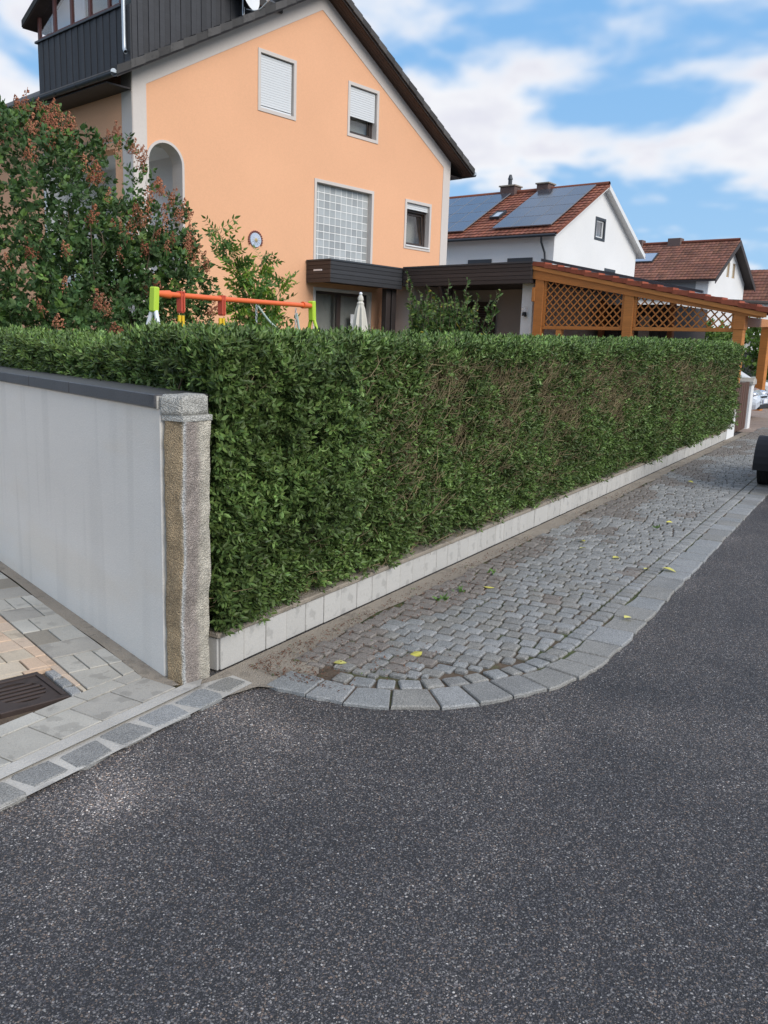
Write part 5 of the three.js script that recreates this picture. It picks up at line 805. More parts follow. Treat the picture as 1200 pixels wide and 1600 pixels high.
  // solid brown core added inside the hedge to stop light passing through
  { const nx = Math.max(4, Math.round(len / 0.25)), ny = 9, P = [], I = []; const fr = [-depth * 0.34, -depth * 0.80]; for (const fi of [0, 1]) for (let j = 0; j <= ny; j++) for (let i = 0; i <= nx; i++) { const s = 0.12 + (len - 0.24) * i / nx, y = baseY - 0.02 + (topY(s) - 0.13 - baseY) * j / ny; const w = map(Math.max(s, opts.biased ? 0.75 : s), y, fr[fi] + 0.05 * N3(s * 4, y * 5, fi * 9)); P.push(w.x, w.y, w.z); } const o = (nx + 1) * (ny + 1), id = (f, i, j) => f * o + j * (nx + 1) + i; for (const f of [0, 1]) for (let j = 0; j < ny; j++) for (let i = 0; i < nx; i++) { I.push(id(f, i, j), id(f, i + 1, j), id(f, i + 1, j + 1), id(f, i, j), id(f, i + 1, j + 1), id(f, i, j + 1)); } for (let i = 0; i < nx; i++) I.push(id(0, i, ny), id(0, i + 1, ny), id(1, i + 1, ny), id(0, i, ny), id(1, i + 1, ny), id(1, i, ny)); for (let j = 0; j < ny; j++) for (const i of [0, nx]) I.push(id(0, i, j), id(0, i, j + 1), id(1, i, j + 1), id(0, i, j), id(1, i, j + 1), id(1, i, j)); const g = new THREE.BufferGeometry(); g.setAttribute('position', new THREE.Float32BufferAttribute(P, 3)); g.setIndex(I); const q = uvm(g); stuff(mesh('added_core', q, std({ map: soilMap, bumpMap: soilBump, bumpScale: 0.03, roughness: 1, side: THREE.DoubleSide, color: lin(0.55, 0.55, 0.5) }), t)); }
  return t;
}
{
  const topY = (s) => 1.555 + 0.012 * s;
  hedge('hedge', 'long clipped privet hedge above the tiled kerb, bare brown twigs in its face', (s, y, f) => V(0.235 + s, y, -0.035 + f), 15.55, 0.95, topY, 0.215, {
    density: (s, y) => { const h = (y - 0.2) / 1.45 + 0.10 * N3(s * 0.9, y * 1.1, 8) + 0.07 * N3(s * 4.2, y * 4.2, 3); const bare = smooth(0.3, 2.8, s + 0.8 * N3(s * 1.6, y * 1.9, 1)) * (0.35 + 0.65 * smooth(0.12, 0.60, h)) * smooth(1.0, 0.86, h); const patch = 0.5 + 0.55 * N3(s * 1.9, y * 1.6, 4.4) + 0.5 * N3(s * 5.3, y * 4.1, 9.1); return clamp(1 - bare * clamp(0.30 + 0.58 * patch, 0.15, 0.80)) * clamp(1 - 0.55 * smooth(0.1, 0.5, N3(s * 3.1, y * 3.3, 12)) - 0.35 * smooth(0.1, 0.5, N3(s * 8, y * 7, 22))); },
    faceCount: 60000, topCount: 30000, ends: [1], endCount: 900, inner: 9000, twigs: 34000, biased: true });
  // behind the garden wall: s along the wall, face towards the wall
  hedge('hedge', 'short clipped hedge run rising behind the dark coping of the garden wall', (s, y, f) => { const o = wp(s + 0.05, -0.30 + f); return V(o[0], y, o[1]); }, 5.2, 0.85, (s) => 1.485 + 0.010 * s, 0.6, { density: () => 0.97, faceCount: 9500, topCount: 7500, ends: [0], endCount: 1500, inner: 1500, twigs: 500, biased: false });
}
// ---------------------------------------------------------------- shrubs and young trees in the garden
function shrub(name, label, category, base, stems, blobs, leafG, count, colFn, opts = {}) {
  const t = thing(name, label, category, base);
  for (const st of stems) mesh('stem', st, bark, t);
  const list = [];
  const tot = blobs.reduce((a, b) => a + b.r[0] * b.r[1] * b.r[2] * (b.k ?? 1), 0);
  for (const b of blobs) { const n = Math.round(count * b.r[0] * b.r[1] * b.r[2] * (b.k ?? 1) / tot); for (let i = 0; i < n; i++) { const u = V(R(-1, 1), R(-1, 1), R(-1, 1)); if (u.lengthSq() > 1 || u.lengthSq() < 0.02) { i--; continue; } const q = u.clone().multiplyScalar(Math.pow(u.length(), -0.55)); const p = V(b.c[0] + q.x * b.r[0], b.c[1] + q.y * b.r[1], b.c[2] + q.z * b.r[2]); const g = fbm(p.x * 2.4, p.y * 2.4, p.z * 2.4, 3); if (g < (opts.gap ?? -0.13)) continue; list.push({ p, d: u.clone().normalize().add(V(R(-0.7, 0.7), R(-0.3, 0.9), R(-0.7, 0.7))), roll: R(0, 6.28), s: R(0.6, 1.35), c: colFn(p) }); } }
  scatter('foliage', leafG, M_leaf, list, t); return t;
}
{ // lilac past flowering
  const L = leafGeo(0.085, 0.056, 0.22, 0.2, 0.34), sp = []; for (let i = 0; i < 5; i++) sp.push(sprig(R(0.12, 0.18), 3, L, R(0.9, 1.2)));
  const base = [6.45, 0.1, -7.80], K = 1.39; const stems = []; for (let i = 0; i < 11; i++) { const a = i * 0.57 + R(-0.2, 0.2), r = R(0.4, 1.5); const e = V(Math.cos(a) * r, R(2.2, 3.4), Math.sin(a) * r); stems.push([tube([V(R(-0.2, 0.2), -0.1, R(-0.2, 0.2)), V(e.x * 0.25, 0.8, e.z * 0.25), V(e.x * 0.65, e.y * 0.6, e.z * 0.65), e], R(0.018, 0.03), 7, 10, 0.006), ...[0, 1, 2].map(() => { const k = R(0.45, 0.85), p = V(e.x * k * 0.8, e.y * k, e.z * k * 0.8); return tube([p, p.clone().add(V(R(-0.3, 0.3), R(0.15, 0.4), R(-0.3, 0.3))), p.clone().add(V(R(-0.6, 0.6), R(0.5, 0.9), R(-0.6, 0.6)))], 0.008, 5, 6, 0.003); })]); }
  // view-independent crown: a broad mound with a lower shoulder towards the swing
  const blobs = [{ c: [-0.75, 2.55, -0.55], r: [1.05, 1.15, 1.05] }, { c: [-0.35, 3.05, -0.45], r: [0.65, 0.72, 0.65] }, { c: [0.08, 2.75, 0.05], r: [0.50, 0.85, 0.50], k: 0.75 }, { c: [0.05, 1.9, 0.15], r: [0.75, 0.95, 0.75] }, { c: [0.30, 1.80, 0.62], r: [0.52, 0.95, 0.48], k: 0.8 }, { c: [0.36, 2.50, 0.48], r: [0.36, 0.52, 0.36], k: 2.6 }, { c: [0.40, 2.1, 0.62], r: [0.40, 0.5, 0.40], k: 2.6 }, { c: [-1.5, 2.2, -1.3], r: [1.0, 1.3, 1.0] }, { c: [-0.5, 1.5, 0.2], r: [1.1, 0.9, 0.9] }, { c: [-0.1, 1.2, 0.35], r: [0.9, 0.8, 0.65] }];
  for (const b of blobs) { b.c = [b.c[0] * K, (b.c[1] - 1.5) * K + 1.5, b.c[2] * K]; b.r = b.r.map((v) => v * K); }
  const col = (p) => { const f = rnd(), k = R(0.75, 1.25); return f < 0.16 ? lin(0.15 * k, 0.25 * k, 0.06 * k) : lin(0.075 * k, 0.14 * k, 0.045 * k); };
  const t = shrub('lilac_bush', 'large lilac bush with faded rust brown flower clusters behind the hedge', 'bush', base, stems, blobs, sp, 10500, col, { gap: -0.06 });
  // withered panicles: cones of small florets
  const pg = []; for (let v = 0; v < 5; v++) { const parts = [], h = R(0.16, 0.24); const lobes = [[0, 0, 1], [0.035, 0.015, 0.7], [-0.03, 0.02, 0.65]]; for (const [ox, oz, hk] of lobes.slice(0, 1 + Math.floor(rnd() * 3))) for (let i = 0; i < 34; i++) { const y = rnd() * h * hk, r = 0.042 * (1 - y / (h * hk)) + 0.008, a = R(0, 6.28); const g = new THREE.TetrahedronGeometry(R(0.009, 0.015), 0); g.rotateX(R(0, 3)); g.rotateY(R(0, 3)); g.translate(ox + Math.cos(a) * r + ox * y * 3, y, oz + Math.sin(a) * r); parts.push(g); } parts.push(tube([[0, -0.05, 0], [0, h * 0.5, 0], [0, h, 0]], 0.003, 4, 3)); pg.push(merge(parts)); }
  const pmats = [[0.36, 0.14, 0.075], [0.42, 0.18, 0.10], [0.29, 0.11, 0.06]].map((c) => std({ color: lin(...c), roughness: 0.95 }));
  let made = 0, guard = 0; while (made < 150 && guard++ < 4000) { const b = pick(blobs); const u = V(R(-1, 1), R(-0.55, 1), R(-1, 1)); if (u.lengthSq() < 0.1) continue; u.normalize(); if (u.x * -0.8 + u.z * 0.6 + u.y * 0.5 < -0.1) continue; const p = V(b.c[0] + u.x * b.r[0] * R(0.9, 1.06), b.c[1] + u.y * b.r[1] * R(0.9, 1.08), b.c[2] + u.z * b.r[2] * R(0.9, 1.06)); if (p.y < 1.0) continue; if (blobs.some((q) => q !== b && ((p.x - q.c[0]) / q.r[0]) ** 2 + ((p.y - q.c[1]) / q.r[1]) ** 2 + ((p.z - q.c[2]) / q.r[2]) ** 2 < 0.7)) continue; const m = mesh('flower_cluster', pick(pg), pick(pmats), t); m.position.copy(p); m.quaternion.setFromUnitVectors(V(0, 1, 0), u.clone().multiplyScalar(0.6).add(V(R(-0.3, 0.3), 1.0, R(-0.3, 0.3))).normalize()); m.scale.setScalar(R(0.95, 1.4)); made++; }
}
{ // young tree with pinnate leaves beside the swing
  const leaf = leafGeo(0.085, 0.036, 0.25, 0.25, 0.4); const frond = (n) => { const parts = [], L = 0.24; const at = (t) => V(0.06 * t * t, L * t, -0.05 * t * t); parts.push(tint(tube([at(0), at(0.5), at(1)], 0.002, 3, 4), [1.0, 0.9, 0.6])); for (let i = 1; i <= n; i++) for (const s of [-1, 1]) parts.push(tint(place(leaf, at(i / n * 0.92), V(s, 0.45, R(-0.15, 0.15)), s * 0.4, R(0.85, 1.1)), [R(0.85, 1.2), R(0.9, 1.15), 1])); parts.push(tint(place(leaf, at(1), V(0.1, 1, 0), 0, 1), [1, 1.05, 1])); return merge(parts); };
  const fr = [frond(4), frond(5), frond(3)]; const base = [8.1, -0.2, -6.22]; const t = thing('sapling', 'light green sapling with feathery leaves behind the swing set', 'tree', base); t.scale.setScalar(1.2); const list = [];
  const tips = [[0.15, 1.9, 0.1], [-0.05, 2.45, -0.2], [0.35, 2.05, 0.15], [-0.3, 2.0, -0.1], [0.0, 1.6, 0.4], [-0.2, 2.7, -0.35], [0.25, 1.55, -0.15], [-0.28, 2.95, -0.42], [-0.1, 2.25, 0.1], [0.3, 2.35, 0.36], [0.1, 2.0, -0.35], [-0.2, 1.75, 0.3], [0.42, 1.7, 0.25], [0.2, 2.6, 0.0]]; const stem = [tube([V(0, -0.1, 0), V(0.03, 0.8, 0.02), V(0, 1.5, 0), V(-0.05, 2.1, -0.08)], 0.02, 6, 8, 0.008)];
  for (const e of tips) { const E = V(...e), S = V(0.0, Math.max(0.7, e[1] - 1.0), 0); const c = new THREE.CatmullRomCurve3([S, S.clone().lerp(E, 0.5).add(V(0, 0.1, 0)), E]); stem.push(tube(c.points, 0.007, 5, 6, 0.003)); for (let k = 0.35; k <= 1.01; k += 0.095) { const p = c.getPoint(Math.min(1, k)); for (let q = 0; q < 4; q++) { const a = R(0, 6.28); list.push({ p, d: V(Math.cos(a), R(0.0, 0.9), Math.sin(a)), roll: R(0, 6.28), s: R(0.7, 1.1), c: (() => { const v = R(0.8, 1.3); return rnd() < 0.4 ? lin(0.21 * v, 0.32 * v, 0.045 * v) : lin(0.10 * v, 0.19 * v, 0.045 * v); })() }); } } }
  mesh('trunk', stem, bark, t); scatter('crown', fr, M_leaf, list, t);
}
{ // pear-like shrub with upright shoots in front of the garage
  const leaf = leafGeo(0.105, 0.058, 0.3, 0.25, 0.45); const base = [11.55, 0.1, -4.55]; const t = thing('fruit_shrub', 'upright leafy fruit shrub in front of the garage wall', 'shrub', base); const list = [], st = []; const ends = [];
  const rx = [0.41, 0.84], fw = [0.86, -0.5]; // across and along the shrub
  for (let i = 0; i < 64; i++) { const a = R(-0.72, 0.72), b = R(-0.5, 0.5), h = R(2.05, 2.6) - 0.2 * Math.abs(a); ends.push([a, h, b]); } ends.push([-0.78, 2.85, 0], [-0.70, 2.7, 0.1], [0.05, 2.72, 0], [0.42, 2.75, 0.1], [1.05, 2.55, -0.1], [1.0, 2.5, 0], [-0.35, 2.6, 0.2], [0.9, 2.45, 0.2]);
  for (const [a, h, b] of ends) { const E = V(-0.5 * 0 + rx[0] * a + fw[0] * b, h, rx[1] * a + fw[1] * b), S = V(E.x * 0.15, 0.5, E.z * 0.15); const c = new THREE.CatmullRomCurve3([V(R(-0.05, 0.05), -0.1, R(-0.05, 0.05)), S, S.clone().lerp(E, 0.55).add(V(E.x * 0.15, 0, E.z * 0.15)), E]); st.push(tube(c.points, 0.009, 5, 8, 0.003)); for (let k = 0.42; k <= 1.0; k += 0.008) { const p = c.getPoint(k), a2 = k * 60 + R(-0.5, 0.5); list.push({ p, d: V(Math.cos(a2), R(0.1, 0.9), Math.sin(a2)), roll: R(0, 6.28), s: R(0.7, 1.2) * (k > 0.9 ? 0.7 : 1), c: (() => { const v = R(0.75, 1.35), u = rnd(); return u < 0.03 ? lin(0.42, 0.36, 0.05) : u < 0.25 ? lin(0.19 * v, 0.27 * v, 0.07 * v) : lin(0.095 * v, 0.165 * v, 0.05 * v); })() }); } }
  mesh('trunk', st, bark, t); scatter('crown', [tint(leaf.clone(), [1, 1, 1]), tint(leafGeo(0.09, 0.05, 0.35, 0.35, 0.45), [1.05, 1, 0.95])], M_leaf, list, t);
}
{ // low bushes beyond the carport, a far palm-like crown on the skyline
  const L = leafGeo(0.16, 0.09, 0.2, 0.2, 0.4), sp = []; for (let i = 0; i < 3; i++) sp.push(sprig(0.25, 3, L, 1.0)); const col = () => { const k = R(0.7, 1.3); return lin(0.13 * k, 0.22 * k, 0.045 * k); };
  [[27.6, 0.1, -3.6, 'bright green bush beside the low garage beyond the carport'], [29.2, 0.1, -1.6, 'bright green bush against the grey yard wall']].forEach(([x, y, z, label]) => shrub('green_bush', label, 'bush', [x, y, z], [[tube([[0, -0.1, 0], [0.1, 0.8, 0], [0, 1.5, 0.1]], 0.03, 6, 5, 0.01)]], [{ c: [0, 1.65, 0], r: [0.9, 1.0, 1.1] }, { c: [0.3, 1.5, 0.9], r: [0.7, 0.8, 0.7] }], sp, 700, col));
  const t = thing('conifer', 'dark treetop on the skyline between the far roofs', 'tree', [84, 0, -5.5]); mesh('trunk', tube([[0, 0, 0], [0.1, 5, 0], [0, 10.2, 0]], 0.28, 8, 6, 0.06), bark, t); const nl = leafGeo(1.3, 0.22, 0.2, 0.25, 0.3), list = []; for (let i = 0; i < 420; i++) { const y = R(6.0, 10.8), w = 0.3 + (10.8 - y) * 0.1, a = R(0, 6.28); list.push({ p: V(Math.cos(a) * w * R(0, 1), y, Math.sin(a) * w * R(0, 1)), d: V(Math.cos(a), R(-0.1, 0.9), Math.sin(a)), roll: R(0, 6), s: R(0.5, 1.1), c: (() => { const k = R(0.7, 1.2); return lin(0.03 * k, 0.045 * k, 0.03 * k); })() }); } scatter('crown', [tint(nl, [1, 1, 1])], M_leaf, list, t);
}
// ---------------------------------------------------------------- things in the garden
{ // child's swing frame: orange top bar, lime and white legs, yellow grips
  const A = [4.90, 2.11, -5.11], B = [8.15, 2.16, -5.05]; const t = thing('swing_set', 'orange swing set bar with lime green legs above the hedge', 'swing', [A[0], 0, A[2]]); const L = B[0] - A[0], y = 2.12, orange = std({ color: lin(0.80, 0.155, 0.045), roughness: 0.45 }), lime = std({ color: lin(0.46, 0.66, 0.045), roughness: 0.45 }), white = std({ color: lin(0.74, 0.76, 0.78), roughness: 0.5 }), yellow = std({ color: lin(0.80, 0.52, 0.02), roughness: 0.5 });
  mesh('top_bar', [tube([[0.0, y, 0], [L / 2, y + 0.012, 0], [L, y + 0.03, 0]], 0.034, 12, 10), new THREE.CylinderGeometry(0.036, 0.052, 0.20, 12).rotateZ(Math.PI / 2).translate(0.14, y, 0).toNonIndexed(), new THREE.CylinderGeometry(0.052, 0.036, 0.20, 12).rotateZ(Math.PI / 2).translate(L - 0.14, y + 0.03, 0).toNonIndexed()], orange, t);
  for (const x of [0, L]) { const yy = y + (x ? 0.03 : 0), k = x ? 1 : -1; mesh('leg_head', [bar([x, yy + 0.075, 0], [x + k * 0.02, yy - 0.22, 0], 0.10, 0.085, 0.014)], lime, t); for (const s of [-1, 1]) mesh('leg', bar([x + k * 0.02, yy - 0.20, s * 0.03], [x + k * 0.22, 0.09, s * 0.60], 0.05, 0.045, 0.010), x ? lime : white, t); }
  for (const x of [0.44, 1.20]) { const h = mesh('hanger', [box(x - 0.035, y - 0.20, -0.045, x - 0.008, y + 0.055, 0.045, 0.006), box(x + 0.008, y - 0.20, -0.045, x + 0.035, y + 0.055, 0.045, 0.006), box(x - 0.03, y - 0.21, -0.03, x + 0.03, y - 0.19, 0.03)], std({ color: lin(0.55, 0.08, 0.04), roughness: 0.5 }), t); for (const s of [-1, 1]) mesh('grip', tube([[x + s * 0.03, y - 0.24, 0], [x + s * 0.035, y - 0.45, 0], [x + s * 0.03, y - 0.66, 0]], 0.022, 8, 4), yellow, h); mesh('rope', tube([[x, y - 0.6, 0], [x, 1.0, 0], [x, 0.5, 0]], 0.008, 5, 4), M.paper, h); }
  const chain = (x, y0, y1) => { const parts = []; for (let i = 0; y0 - i * 0.045 > y1; i++) { const g = new THREE.TorusGeometry(0.019, 0.0055, 5, 10); g.scale(0.7, 1.35, 1); if (i % 2) g.rotateY(Math.PI / 2); g.translate(x, y0 - i * 0.045, 0); parts.push(g.toNonIndexed()); } return parts; };
  for (const x of [1.92, 2.84]) stuff(mesh('chain', chain(x, y - 0.05, 0.6), M.zinc, t)); mesh('swing_seat', box(1.86, 0.52, -0.09, 2.9, 0.57, 0.09, 0.015), yellow, t);
  mesh('slack_rope', [tube([[1.95, y - 0.04, 0.0], [2.2, y - 0.25, 0.02], [2.5, y - 0.42, 0.05], [2.68, y - 0.52, 0.05]], 0.016, 6, 10), tube([[2.86, y - 0.10, 0], [2.92, y - 0.3, 0.0], [2.97, y - 0.6, 0.02]], 0.02, 6, 8)], std({ color: lin(0.45, 0.55, 0.50), roughness: 0.7 }), t);
}
{ // closed garden parasol
  const t = thing('parasol', 'closed cream parasol standing before the terrace door', 'parasol', [12.48, 0.1, -6.97]); const n = 16, P = [], T = (...q) => q.forEach((v) => P.push(...v)); const prof = [[0.0, 2.50], [0.035, 2.49], [0.055, 2.44], [0.06, 2.40], [0.045, 2.365], [0.075, 2.33], [0.07, 2.29], [0.085, 2.22], [0.12, 2.0], [0.155, 1.75], [0.175, 1.5], [0.18, 1.32]]; const pt = (k, i) => { const [r, y] = prof[k], f = 1 + (k > 6 ? 0.20 : 0.04) * (i % 2 ? -1 : 1), a = i * 2 * Math.PI / n; return [Math.cos(a) * r * f, y, Math.sin(a) * r * f]; };
  for (let k = 0; k + 1 < prof.length; k++) for (let i = 0; i < n; i++) { T(pt(k, i), pt(k, i + 1), pt(k + 1, i + 1)); T(pt(k, i), pt(k + 1, i + 1), pt(k + 1, i)); } const g = new THREE.BufferGeometry(); g.setAttribute('position', new THREE.Float32BufferAttribute(P, 3)); mesh('canopy', uvm(g), M.canvas, t); mesh('finial', new THREE.SphereGeometry(0.035, 10, 8).translate(0, 2.52, 0), M.paper, t); mesh('pole', tube([[0, 0, 0], [0, 2.4, 0]], 0.022, 8, 2), M.zinc, t); mesh('foot', new THREE.CylinderGeometry(0.24, 0.27, 0.08, 20).translate(0, 0.04, 0).toNonIndexed(), M.concrete, t);
}
// ---------------------------------------------------------------- gateway at the far end of the hedge
{
  const t = thing('wooden_gate', 'brown upright plank gate at the far end of the hedge', 'gate', [15.85, 0, -0.06]); for (let i = 0; i < 13; i++) mesh('plank', box(i * 0.145, 0.05, -0.018, i * 0.145 + 0.135, 1.07 + R(-0.008, 0.008), 0.018 + (i % 2) * 0.006, 0.004), std({ map: woodMap, roughness: 0.8, color: lin(0.12 * R(0.8, 1.2), 0.062, 0.042) }), t); for (const y of [0.25, 0.85]) mesh('ledge', box(0, y, -0.055, 1.88, y + 0.09, -0.02, 0.005), M.soffit, t);
}
{
  const t = thing('gate_pillar', 'white rendered gate pillar with rounded pale cap', 'pillar', [18.15, 0, -0.19]); mesh('shaft', box(-0.17, -0.02, -0.17, 0.17, 1.02, 0.17, 0.012), M.white, t); const c = new THREE.Shape(); c.moveTo(-0.21, 0); c.lineTo(0.21, 0); c.lineTo(0.21, 0.04); c.quadraticCurveTo(0.16, 0.10, 0, 0.11); c.quadraticCurveTo(-0.16, 0.10, -0.21, 0.04); const g = new THREE.ExtrudeGeometry(c, { depth: 0.38, bevelEnabled: true, bevelSize: 0.02, bevelThickness: 0.02, bevelSegments: 2 }); g.translate(0, 1.022, -0.19); mesh('cap', uvm(g), M.paleConcrete, t);
}
{ // low white wall sweeping up at the hedge end
  const t = thing('ramp_wall', 'short white wall sweeping up at the hedge end', 'wall', [14.9, 0, -0.02]); const s = new THREE.Shape(); s.moveTo(0, 0); s.lineTo(0.9, 0); s.lineTo(0.9, 0.62); s.quadraticCurveTo(0.72, 0.60, 0.55, 0.42); s.quadraticCurveTo(0.35, 0.24, 0, 0.215); const g = new THREE.ExtrudeGeometry(s, { depth: 0.14, bevelEnabled: false, curveSegments: 10 }); g.translate(0, 0, -0.1); mesh('render', uvm(g), M.white, t); const c = new THREE.Shape(); c.moveTo(0.9, 0.622); c.quadraticCurveTo(0.72, 0.602, 0.55, 0.422); c.quadraticCurveTo(0.35, 0.242, 0.05, 0.218); c.lineTo(0.05, 0.235); c.quadraticCurveTo(0.35, 0.27, 0.53, 0.445); c.quadraticCurveTo(0.70, 0.63, 0.9, 0.65); const cg = new THREE.ExtrudeGeometry(c, { depth: 0.18, bevelEnabled: false, curveSegments: 10 }); cg.translate(0, 0, -0.12); mesh('coping', uvm(cg), M.paleConcrete, t);
}
// ---------------------------------------------------------------- parked cars: hatchbacks, nose along local +x
function car(label, pos, turn, paint) {
  const t = thing('parked_car', label, 'car', pos, turn); const pm = new THREE.MeshPhysicalMaterial({ color: paint, roughness: 0.35, clearcoat: 1, clearcoatRoughness: 0.06 }); const hw = 0.86;
  const loft = (rings) => { const P = [], n = rings[0].length; for (let k = 0; k + 1 < rings.length; k++) for (let i = 0; i < n; i++) { const a = rings[k][i], b = rings[k][(i + 1) % n], c = rings[k + 1][i], d = rings[k + 1][(i + 1) % n]; P.push(...a, ...d, ...b, ...a, ...c, ...d); } for (const [k, s] of [[0, 1], [rings.length - 1, -1]]) { const r = rings[k], m = r.reduce((q, v) => [q[0] + v[0] / n, q[1] + v[1] / n, q[2] + v[2] / n], [0, 0, 0]); for (let i = 0; i < n; i++) { const a = r[i], b = r[(i + 1) % n]; s > 0 ? P.push(...m, ...a, ...b) : P.push(...m, ...b, ...a); } } const g = new THREE.BufferGeometry(); g.setAttribute('position', new THREE.Float32BufferAttribute(P, 3)); return g; };
  const ring = (x, y0, y1, w, top) => { const o = []; const pts = [[w * 0.90, y0], [w, y0 + 0.12], [w * 1.0, (y0 + y1) / 2], [w * 0.97, y1 - 0.10], [w * top, y1]]; for (const [z, y] of pts) o.push([x, y, z]); for (const [z, y] of pts.slice().reverse()) o.push([x, y, -z]); return o; };
  const smoothG = (g) => { const q = uvm(g); return q; };
  // body in stations from tail to nose
  mesh('body', smoothG(loft([ring(-2.02, 0.42, 0.88, 0.66, 0.9), ring(-1.93, 0.26, 0.97, 0.80, 0.9), ring(-1.3, 0.20, 0.99, hw, 0.93), ring(-0.2, 0.19, 0.97, hw, 0.93), ring(0.75, 0.20, 0.96, hw, 0.92), ring(1.35, 0.22, 0.86, hw * 0.98, 0.88), ring(1.78, 0.24, 0.74, hw * 0.92, 0.84), ring(1.98, 0.27, 0.62, hw * 0.80, 0.84), ring(2.05, 0.36, 0.54, hw * 0.68, 0.86)])), pm, t);
  const cab = (x, y, w) => [[x, 0.90, w], [x, 0.90, -w]]; const ringC = (x, y1, w, wt) => [[x, 0.92, w], [x, (0.92 + y1) / 2, (w + wt) / 2 + 0.02], [x, y1, wt], [x, y1 + 0.015, 0], [x, y1, -wt], [x, (0.92 + y1) / 2, -(w + wt) / 2 - 0.02], [x, 0.92, -w]];
  mesh('roof', smoothG(loft([ringC(-1.86, 1.02, 0.72, 0.62), ringC(-1.62, 1.34, 0.76, 0.60), ringC(-1.1, 1.46, 0.77, 0.60), ringC(-0.4, 1.49, 0.78, 0.60), ringC(0.15, 1.43, 0.78, 0.58), ringC(0.62, 1.16, 0.78, 0.66), ringC(0.98, 0.95, 0.76, 0.70)])), pm, t);
  const gl = std({ color: lin(0.02, 0.025, 0.03), roughness: 0.04 });
  const quadG = (a, b, c, d) => { const g = new THREE.BufferGeometry(); const A = V(...a), n = V(...b).sub(A).cross(V(...d).sub(A)).normalize().multiplyScalar(0.012); const q = [a, b, c, d].map((v) => V(...v)), r = q.map((v) => v.clone().add(n)); const P = []; const T = (...l) => l.forEach((v) => P.push(v.x, v.y, v.z)); T(r[0], r[1], r[2]); T(r[0], r[2], r[3]); for (let i = 0; i < 4; i++) { const j = (i + 1) % 4; T(q[i], q[j], r[j]); T(q[i], r[j], r[i]); } g.setAttribute('position', new THREE.Float32BufferAttribute(P, 3)); return uvm(g); };
  mesh('windscreen', quadG([0.96, 0.98, 0.66], [0.96, 0.98, -0.66], [0.20, 1.415, -0.55], [0.20, 1.415, 0.55]), gl, t);
  for (const s of [-1, 1]) { const q = (x, y, w) => [x, y, s * w]; const a = [q(0.60, 0.99, 0.795), q(-1.45, 1.01, 0.795), q(-1.30, 1.40, 0.66), q(0.05, 1.41, 0.66)]; mesh('side_window', s > 0 ? quadG(...a.slice().reverse()) : quadG(...a), gl, t); const hl = new THREE.SphereGeometry(1, 14, 10); hl.scale(0.20, 0.085, 0.17); hl.rotateY(s * -0.5); hl.translate(1.80, 0.655, s * 0.60); mesh('headlight', hl, new THREE.MeshPhysicalMaterial({ color: lin(0.62, 0.66, 0.72), roughness: 0.08, metalness: 0.5, clearcoat: 1 }), t); mesh('mirror', new THREE.SphereGeometry(0.09, 10, 8).scale(0.7, 0.75, 1.1).translate(0.55, 1.03, s * 0.95), pm, t); for (const x of [-1.28, 1.22]) { const w = mesh('wheel', new THREE.TorusGeometry(0.225, 0.085, 10, 22).scale(1, 1, 1.15).translate(x, 0.31, s * 0.77).toNonIndexed(), M.rubber, t); mesh('rim', new THREE.CylinderGeometry(0.19, 0.19, 0.12, 18).rotateX(Math.PI / 2).translate(x, 0.31, s * 0.79).toNonIndexed(), M.zinc, w); mesh('wheel_arch', new THREE.CylinderGeometry(0.36, 0.36, 0.04, 20).rotateX(Math.PI / 2).translate(x, 0.33, s * 0.852).toNonIndexed(), M.blackPlastic, t); } }
  mesh('bumper_grille', box(1.93, 0.27, -0.52, 2.062, 0.40, 0.52, 0.02), M.blackPlastic, t); mesh('grille', box(1.99, 0.545, -0.34, 2.045, 0.60, 0.34, 0.01), M.blackPlastic, t); const np = mesh('number_plate', box(2.058, 0.415, -0.26, 2.075, 0.525, 0.26, 0.004), M.paper, t); mesh('plate_band', box(2.076, 0.42, 0.215, 2.078, 0.52, 0.255), std({ color: lin(0.02, 0.06, 0.35), roughness: 0.5 }), np);
  return t;
}
car('silver white car parked nose out behind the white gate pillar', [21.9, 0.016, -2.2], -Math.PI / 2 - 0.08, lin(0.60, 0.66, 0.74));
car('white car parked behind the orange carport post', [27.6, 0.016, -2.2], -Math.PI / 2, lin(0.74, 0.75, 0.75));
